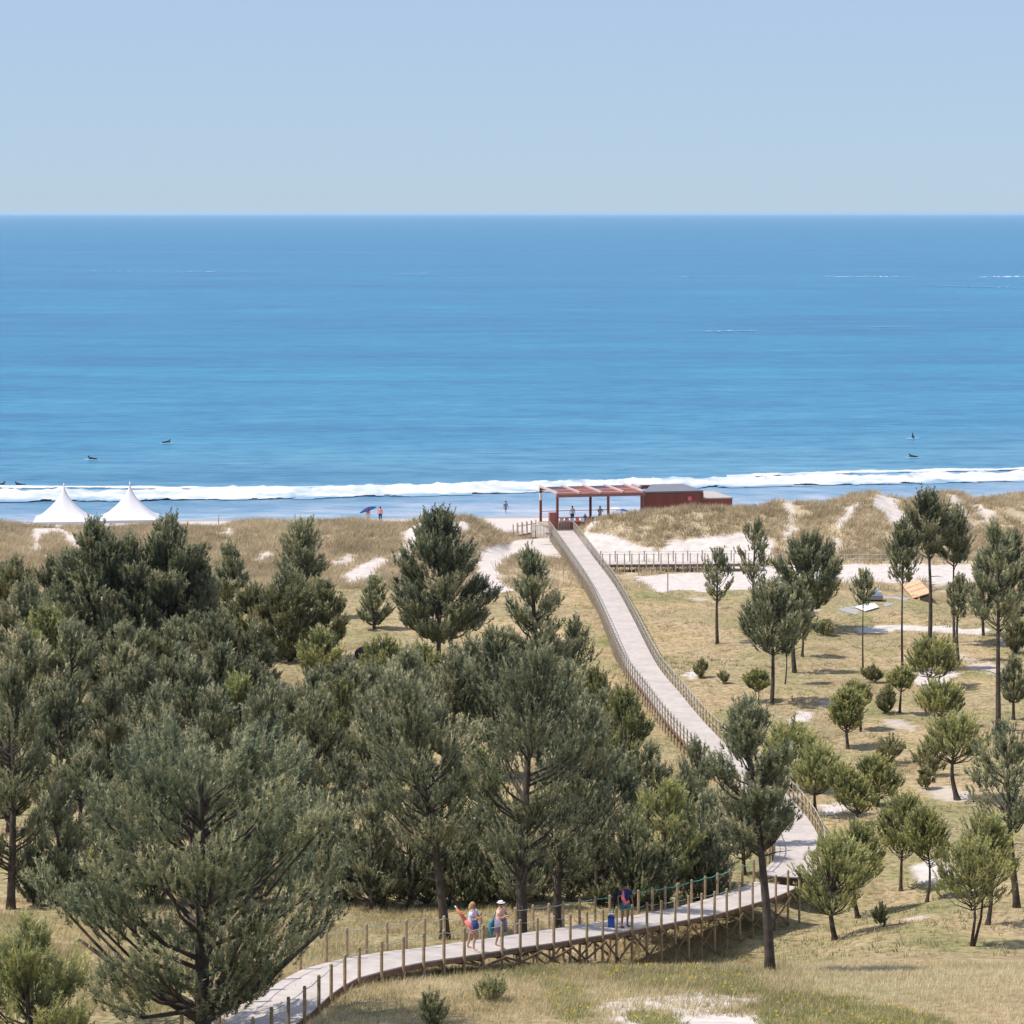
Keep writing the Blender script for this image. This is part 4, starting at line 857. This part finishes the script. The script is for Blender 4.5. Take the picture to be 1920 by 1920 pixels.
p = deck_pt(937, .35); person(p, R(65), 1.68, 'woman in peach top and dark shorts with a white cap, hands raised, second walker', 'skin', 'hairdark', [('dress', 'peach'), ('shorts', 'lav'), ('hat', 'white')], 'walk', True)
obj_at('wrap', (p[0] + .02, p[1], p[2] + .62), 'grey-lavender wrap around the hips of the second walker', 'wrap', lambda o: MB().tube([(0, 0, 0), (0, 0, .42)], [.26, .22], 14).build('cloth', M['lav'], o, True))
obj_at('beach_bag', (p[0] - .30, p[1] - .05, p[2] + .42), 'dark blue long bag hanging beside the second walker', 'bag',
       lambda o: (MB().tube([(.02, 0, .0), (0, 0, .18), (-.02, 0, .45), (.08, 0, .62)], [.02, .08, .10, .04], 10).build('bag_body', M['teal'], o, True), MB().tube([(.08, 0, .6), (.16, 0, .85)], .015, 5).build('strap', M['navy'], o)))
p = deck_pt(1172, .6); person(p, R(15), 1.76, 'dark-haired man in a navy shirt and teal shorts stopping on the boardwalk', 'skindark', 'hairdark', [('shirt', 'navy'), ('shorts', 'teal'), ('sandals', 'black')], 'stand', True)
obj_at('towel', (p[0] + .02, p[1] - .2, p[2] + .95), 'purple and pink towel slung over the man in navy', 'towel', lambda o: (MB().tube([(-.1, .06, .5), (-.12, -.02, .25), (-.02, -.04, .0), (.14, 0, .12)], [.04, .07, .09, .05], 8).build('cloth', M['pink'], o, True)))
obj_at('cool_box', (p[0] - .55, p[1] - .1, p[2]), 'blue upright cool box standing on the deck beside the man', 'cool box',
       lambda o: (MB().box((0, 0, .2), (.26, .22, .38)).build('box_body', M['blue'], o), MB().box((0, 0, .42), (.28, .24, .06)).build('lid', M['navy'], o), MB().tube([(-.1, 0, .45), (-.1, 0, .52), (.1, 0, .52), (.1, 0, .45)], .012, 5).build('handle', M['white'], o)))
obj_at('folded_parasol', (p[0] - .38, p[1] + .1, p[2]), 'dark folded parasol upright beside the man in navy', 'parasol',
       lambda o: (MB().tube([(-.1, 0, 0), (-.04, 0, 1.0)], .02, 6).build('pole', M['black'], o), MB().tube([(-.04, 0, .7), (-.03, 0, 1.0), (0, 0, 1.2), (.02, 0, 1.32)], [.03, .07, .12, .05], 9).build('canopy', M['black'], o, True)))
def far_person(px, py, h, label, parts, skin='skin', hair='hairdark', pose='stand', rz=0, Z=None):
    if Z is None: X, Y, Zg = ground_at(px, py)
    else: X, Y, Zg = on_plane(px, py, Z)
    return person((X, Y, Zg), rz, h, label, skin, hair, parts, pose)
far_person(948, 966, 1.75, 'person in grey standing on the wet sand left of the kiosk', [('shirt', 'lav'), ('shorts', 'lav')], pose='walk', rz=R(40))
X, Y, Zg = ground_at(713, 973); Y = 318; person(((713 - 960) / F * Y, Y, float(hz((713 - 960) / F * Y, Y))), R(180), 1.72, 'person in a red top and dark trousers beside the blue parasol', 'skin', 'hairdark', [('shirt', 'pink'), ('trousers', 'navy')])
person(((690 - 960) / F * Y, Y, float(hz((690 - 960) / F * Y, Y))), R(150), 1.6, 'person in pink shaded by the tilted blue beach parasol', 'skin', 'hairdark', [('shirt', 'pink'), ('shorts', 'cream')])
parasol(685, 950.5, 318.5, .95, 'navy', 'tilted blue parasol on the beach left of centre', tilt=1)
Y = 320; person(((1416 - 960) / F * Y, Y, float(hz((1416 - 960) / F * Y, Y))), R(90), 1.7, 'person in a light top on the beach right of the kiosk', 'skin', 'hairdark', [('shirt', 'cream'), ('shorts', 'peach')])
for px, y, h, lb, parts in [(1073, 5.5, 1.75, 'person in white standing left inside the kiosk pergola', [('shirt', 'white'), ('trousers', 'navy')]), (1125, 5.0, 1.8, 'person in white and grey standing mid-pergola', [('shirt', 'paleblue'), ('trousers', 'lav')]),
                            (1191, 2.0, 1.7, 'bare-armed person in dark clothes near the kiosk block', [('shirt', 'black'), ('trousers', 'black')]), (1097, 3.0, 1.2, 'seated-height person in dark clothes by the kiosk railing', [('shirt', 'teal'), ('shorts', 'navy')])]:
    Yq = 290 + y + 1; Xq = (px - 960) / F * Yq; person((Xq, Yq, kz), R(20), h, lb, 'skindark' if 'dark' in lb else 'skin', 'hairdark', parts)
# surfers
def surfer(px, py, label, sit=False, ang_=.15, flip=1):
    X, Y, Z = on_plane(px, py, .12); o = empty('surfboard', (X, Y, Z), 'board under the ' + label, 'surfboard', rz=ang_)
    V = []; n = 14; prof_ = []
    for i in range(n + 1): u_ = i / n; prof_.append((-1.1 + 2.2 * u_, .26 * math.sin(PI * (.04 + .93 * u_)) ** .6, .10 * max(0, u_ - .75) * 3))
    mb = MB()
    for x, w_, z in prof_: V += [(x * flip, -w_, z), (x * flip, w_, z), (x * flip, w_, z + .06), (x * flip, -w_, z + .06)]
    Fc = [(i * 4 + k, i * 4 + (k + 1) % 4, i * 4 + 4 + (k + 1) % 4, i * 4 + 4 + k) for i in range(n) for k in range(4)] + [(3, 2, 1, 0), (n * 4, n * 4 + 1, n * 4 + 2, n * 4 + 3)]
    mb.add(V, Fc).build('board', M['board'], o)
    p_ = empty('person', (X, Y, Z + .06), label, 'person', rz=ang_)
    me = bpy.data.meshes.new('body')
    if sit: pts = [((0, 0, .12), .15), ((0, 0, .45), .15), ((.03 * flip, 0, .62), .06), ((.04 * flip, 0, .74), .1), ((.3 * flip, .24, -.02), .09), ((.3 * flip, -.24, -.02), .09), ((.2 * flip, .22, .25), .05), ((.2 * flip, -.22, .25), .05)]; ed = [(0, 1), (1, 2), (2, 3), (0, 4), (0, 5), (1, 6), (1, 7)]
    else: pts = [((-.15 * flip, 0, .10), .15), ((.28 * flip, 0, .26), .15), ((.42 * flip, 0, .36), .06), ((.50 * flip, 0, .44), .1), ((-.9 * flip, .12, .10), .05), ((-.9 * flip, -.12, .10), .05), ((.45 * flip, .32, .05), .045), ((.40 * flip, -.32, .06), .045)]; ed = [(0, 1), (1, 2), (2, 3), (0, 4), (0, 5), (1, 6), (1, 7)]
    me.from_pydata([a for a, _ in pts], ed, []); bo = bpy.data.objects.new('body', me); COL.objects.link(bo); bo.parent = p_
    bo.modifiers.new('skin', 'SKIN'); me.skin_vertices[0].data[0].use_root = True
    for i, (_, r_) in enumerate(pts): me.skin_vertices[0].data[i].radius = (r_, r_)
    ss = bo.modifiers.new('sub', 'SUBSURF'); ss.levels = 1; ss.render_levels = 1; dg = bpy.context.evaluated_depsgraph_get(); dg.update()
    m2 = bpy.data.meshes.new_from_object(bo.evaluated_get(dg)); bo.modifiers.clear(); bo.data = m2; m2.materials.clear(); m2.materials.append(M['wetsuit'])
    h_ = pts[3][0]; MB().ball((h_[0] - .02 * flip, 0, h_[2] + .03), .105, 8, 6).build('hair', M['hairdark'], p_, True)
surfer(313, 831, 'surfer in a black wetsuit lying on a board, farthest left group')
surfer(172, 862, 'surfer lying low on a board above the left tents', flip=-1)
surfer(36, 911, 'surfer paddling close to the surf at the left', flip=-1)
surfer(2, 911, 'surfer cut by the left edge beside the surf')
surfer(1711, 822, 'surfer sitting upright on a board at the right', True)
surfer(1711, 858, 'surfer lying flat below the upright sitting one at the right', flip=-1)

# ------------------------------------------------------------ tents
def pagoda(px, py_eave, py_top, wpx, label, Y=297, rz=R(7)):
    s = F / Y; Ze = CAMZ - (py_eave - HOR) / s; Zt = CAMZ - (py_top - HOR) / s; X = (px - 960) / s; g_ = float(hz(X, Y + 3)); a = wpx / s / 2 / (math.cos(rz) + math.sin(rz)) * 1.03
    o = empty('pagoda_tent', (X, Y + a, g_), label, 'tent', 'white pagoda tents on the beach', rz=rz); V = []; Fc = []; K = 16; S = 8
    for i in range(K + 1):
        u_ = i / K; r_ = a * ((1 - u_) ** 1.75 * .985 + .015); z = Ze - g_ + (Zt - Ze) * u_
        for side in range(4):
            for q in range(S):
                f_ = -1 + 2 * q / S; rnd = 1 - .10 * u_ * 0; x, y = {0: (f_, -1), 1: (1, f_), 2: (-f_, 1), 3: (-1, -f_)}[side]
                k_ = 1 - (u_ ** .5) * (1 - 1 / max(1, math.hypot(x, y))) ; V.append((x * r_ * k_, y * r_ * k_, z))
    n = 4 * S
    for i in range(K):
        for k in range(n): Fc.append((i * n + k, i * n + (k + 1) % n, (i + 1) * n + (k + 1) % n, (i + 1) * n + k))
    mesh('canopy', V, Fc, M['tent'], None, o, True)
    zz = Ze - g_; mb = MB()
    for x, y, dx, dy in ((0, -a, 2 * a, .03), (0, a, 2 * a, .03), (-a, 0, .03, 2 * a), (a, 0, .03, 2 * a)): mb.box((x, y, zz - .14), (dx, dy, .32))
    mb.build('valance', M['tent'], o)
    for x in (-1, 1):
        for y in (-1, 1): MB().tube([(x * (a - .06), y * (a - .06), -.3), (x * (a - .06), y * (a - .06), zz)], .06, 8).build('leg', M['white'], o)
    MB().tube([(0, 0, Zt - g_ - .1), (0, 0, Zt - g_ + .18)], [.09, .05], 8).build('finial', M['white'], o)
pagoda(111, 979, 914, 118, 'left white pagoda tent with tall pointed roof')
pagoda(236, 976, 911, 118, 'right white pagoda tent with tall pointed roof')
far_person(212, 990, 1.7, 'person in a pink top standing under the right tent', [('shirt', 'pink'), ('shorts', 'white')], Z=1.9)

# ------------------------------------------------------------ things on the slope
def slab(name, pts, z_up, th, m_, label, cat):
    
    W = [np.array(ground_at(*p)) for p in pts]; zc = z_up; V = [(w_[0], w_[1], w_[2] + zc) for w_ in W] + [(w_[0], w_[1], w_[2] + zc - th) for w_ in W]; n = len(W)
    Fc = [tuple(range(n)), tuple(range(2 * n - 1, n - 1, -1))] + [(i, n + i, n + (i + 1) % n, (i + 1) % n) for i in range(n)]
    return tag(mesh(name, V, Fc, M[m_]), label, cat)
slab('paved_pad', [(1570, 1143), (1604, 1153), (1668, 1136), (1706, 1124), (1690, 1119), (1640, 1120), (1622, 1134)], .04, .4, 'concrete', 'flat grey concrete pad in the tan grass', 'slab')
slab('white_sheet', [(1604, 1141), (1622, 1149), (1648, 1141), (1640, 1135), (1622, 1136)], .14, .06, 'white', 'bright white sheet lying on the grey pad', 'sheet')
X, Y, Z = ground_at(1641, 1127)
obj_at('equipment_box', (X, Y, Z), 'low grey metal box with pale bundles on top at the back of the pad', 'box',
       lambda o: (MB().box((0, 0, .34), (1.25, .8, .36)).build('box_body', M['metal'], o), MB().box((0, 0, .08), (1.1, .7, .16)).build('plinth', M['black'], o), MB().box((.15, .3, .66), (.8, .4, .26)).box((.1, .35, .9), (.35, .3, .22)).build('bundle', M['paleblue'], o)))
A_, D0, C_ = [np.array(ground_at(*q)) for q in ((1692, 1100), (1711, 1122), (1742, 1131))]; B_ = A_ + (C_ - D0) * .95; up = np.array([0, 0, .85])
def shelter(o):
    P = [Vector(q - D0) for q in (A_, B_, C_, D0)]; U = Vector(up); e = Vector((0, 0, .09))
    a, b_, c, d0 = P[0], P[1], P[2], P[3]
    V = [a, b_, c, d0, b_ + U, c + U]; MB().add(V, [(3, 2, 5), (1, 0, 4), (2, 1, 4, 5)]).build('body', M['hutshade'], o)  # dark faces close the open end; its inside shade is put into their colour
    n = (c - d0).normalized() * .25; f_ = (d0 - a).normalized() * .3; q = [a - f_ + e * .4, b_ + U - f_ + n + e, c + U + f_ + n + e, d0 + f_ + e * .4]; q = q + [p + e for p in q]
    MB().add(q, [(3, 2, 1, 0), (4, 5, 6, 7), (0, 1, 5, 4), (1, 2, 6, 5), (2, 3, 7, 6), (3, 0, 4, 7)]).build('roof', M['ply'], o)
    MB().beam(d0 - f_ + e, d0 + (c - d0) * .45 + e * 3, .06, .45).build('side_board', M['ply'], o)
    for i in (1, 2): k0 = a * (1 - i / 3) + d0 * (i / 3); k1 = (b_ + U) * (1 - i / 3) + (c + U) * (i / 3); MB().beam(k0 + e * 2.4, k1 + e * 2.4, .07, .03).build('batten', M['ply'], o)
obj_at('wooden_shelter', tuple(D0), 'low pale plywood lean-to with a dark open end among the pines', 'shelter', shelter)
def rock(px, py, d, m_, label):
    X, Y, Z = ground_at(px, py); rng = np.random.RandomState(int(px)); mb = MB().ball((0, 0, 0), 1, 14, 9); V = np.array(mb.v); V *= (1 + .35 * (fbm(V[:, 0] * 1.7 + px, V[:, 1] * 1.7 + V[:, 2], 3))[:, None]); V *= np.array(d)
    o = mesh('rock', V + np.array([0, 0, d[2] * .5]), mb.f, M[m_]); o.location = (X, Y, Z); tag(o, label, 'rock')
rock(688, 1232, (1.0, .8, .55), 'rockshade', 'dark rock standing in for the shaded hollow among the bushes')  # near-black rock colour takes the place of the hollow's shade
rock(716, 1214, (.75, .9, .22), 'rock', 'flat pale rock right of the dark one')

# ------------------------------------------------------------ haze
HD = 2.6e-5
hb = MB().box((0, 28000, 12.5), (60000, 60000, 60)).build('haze', None); hb['kind'] = 'stuff'; hb['label'] = 'thin blue sea haze in the air'
Vh = np.array(hb.data.vertices[0].co)
hb.location = (0, 0, 0)
m = bpy.data.materials.new('sea_haze'); m.use_nodes = True; t = m.node_tree; t.nodes.remove(t.nodes['Principled BSDF'])
pv_ = t.nodes.new('ShaderNodeVolumePrincipled'); pv_.inputs['Color'].default_value = (.72, .86, 1, 1); pv_.inputs['Density'].default_value = HD; pv_.inputs['Anisotropy'].default_value = .2
t.links.new(pv_.outputs[0], t.nodes['Material Output'].inputs['Volume']); hb.data.materials.append(m)
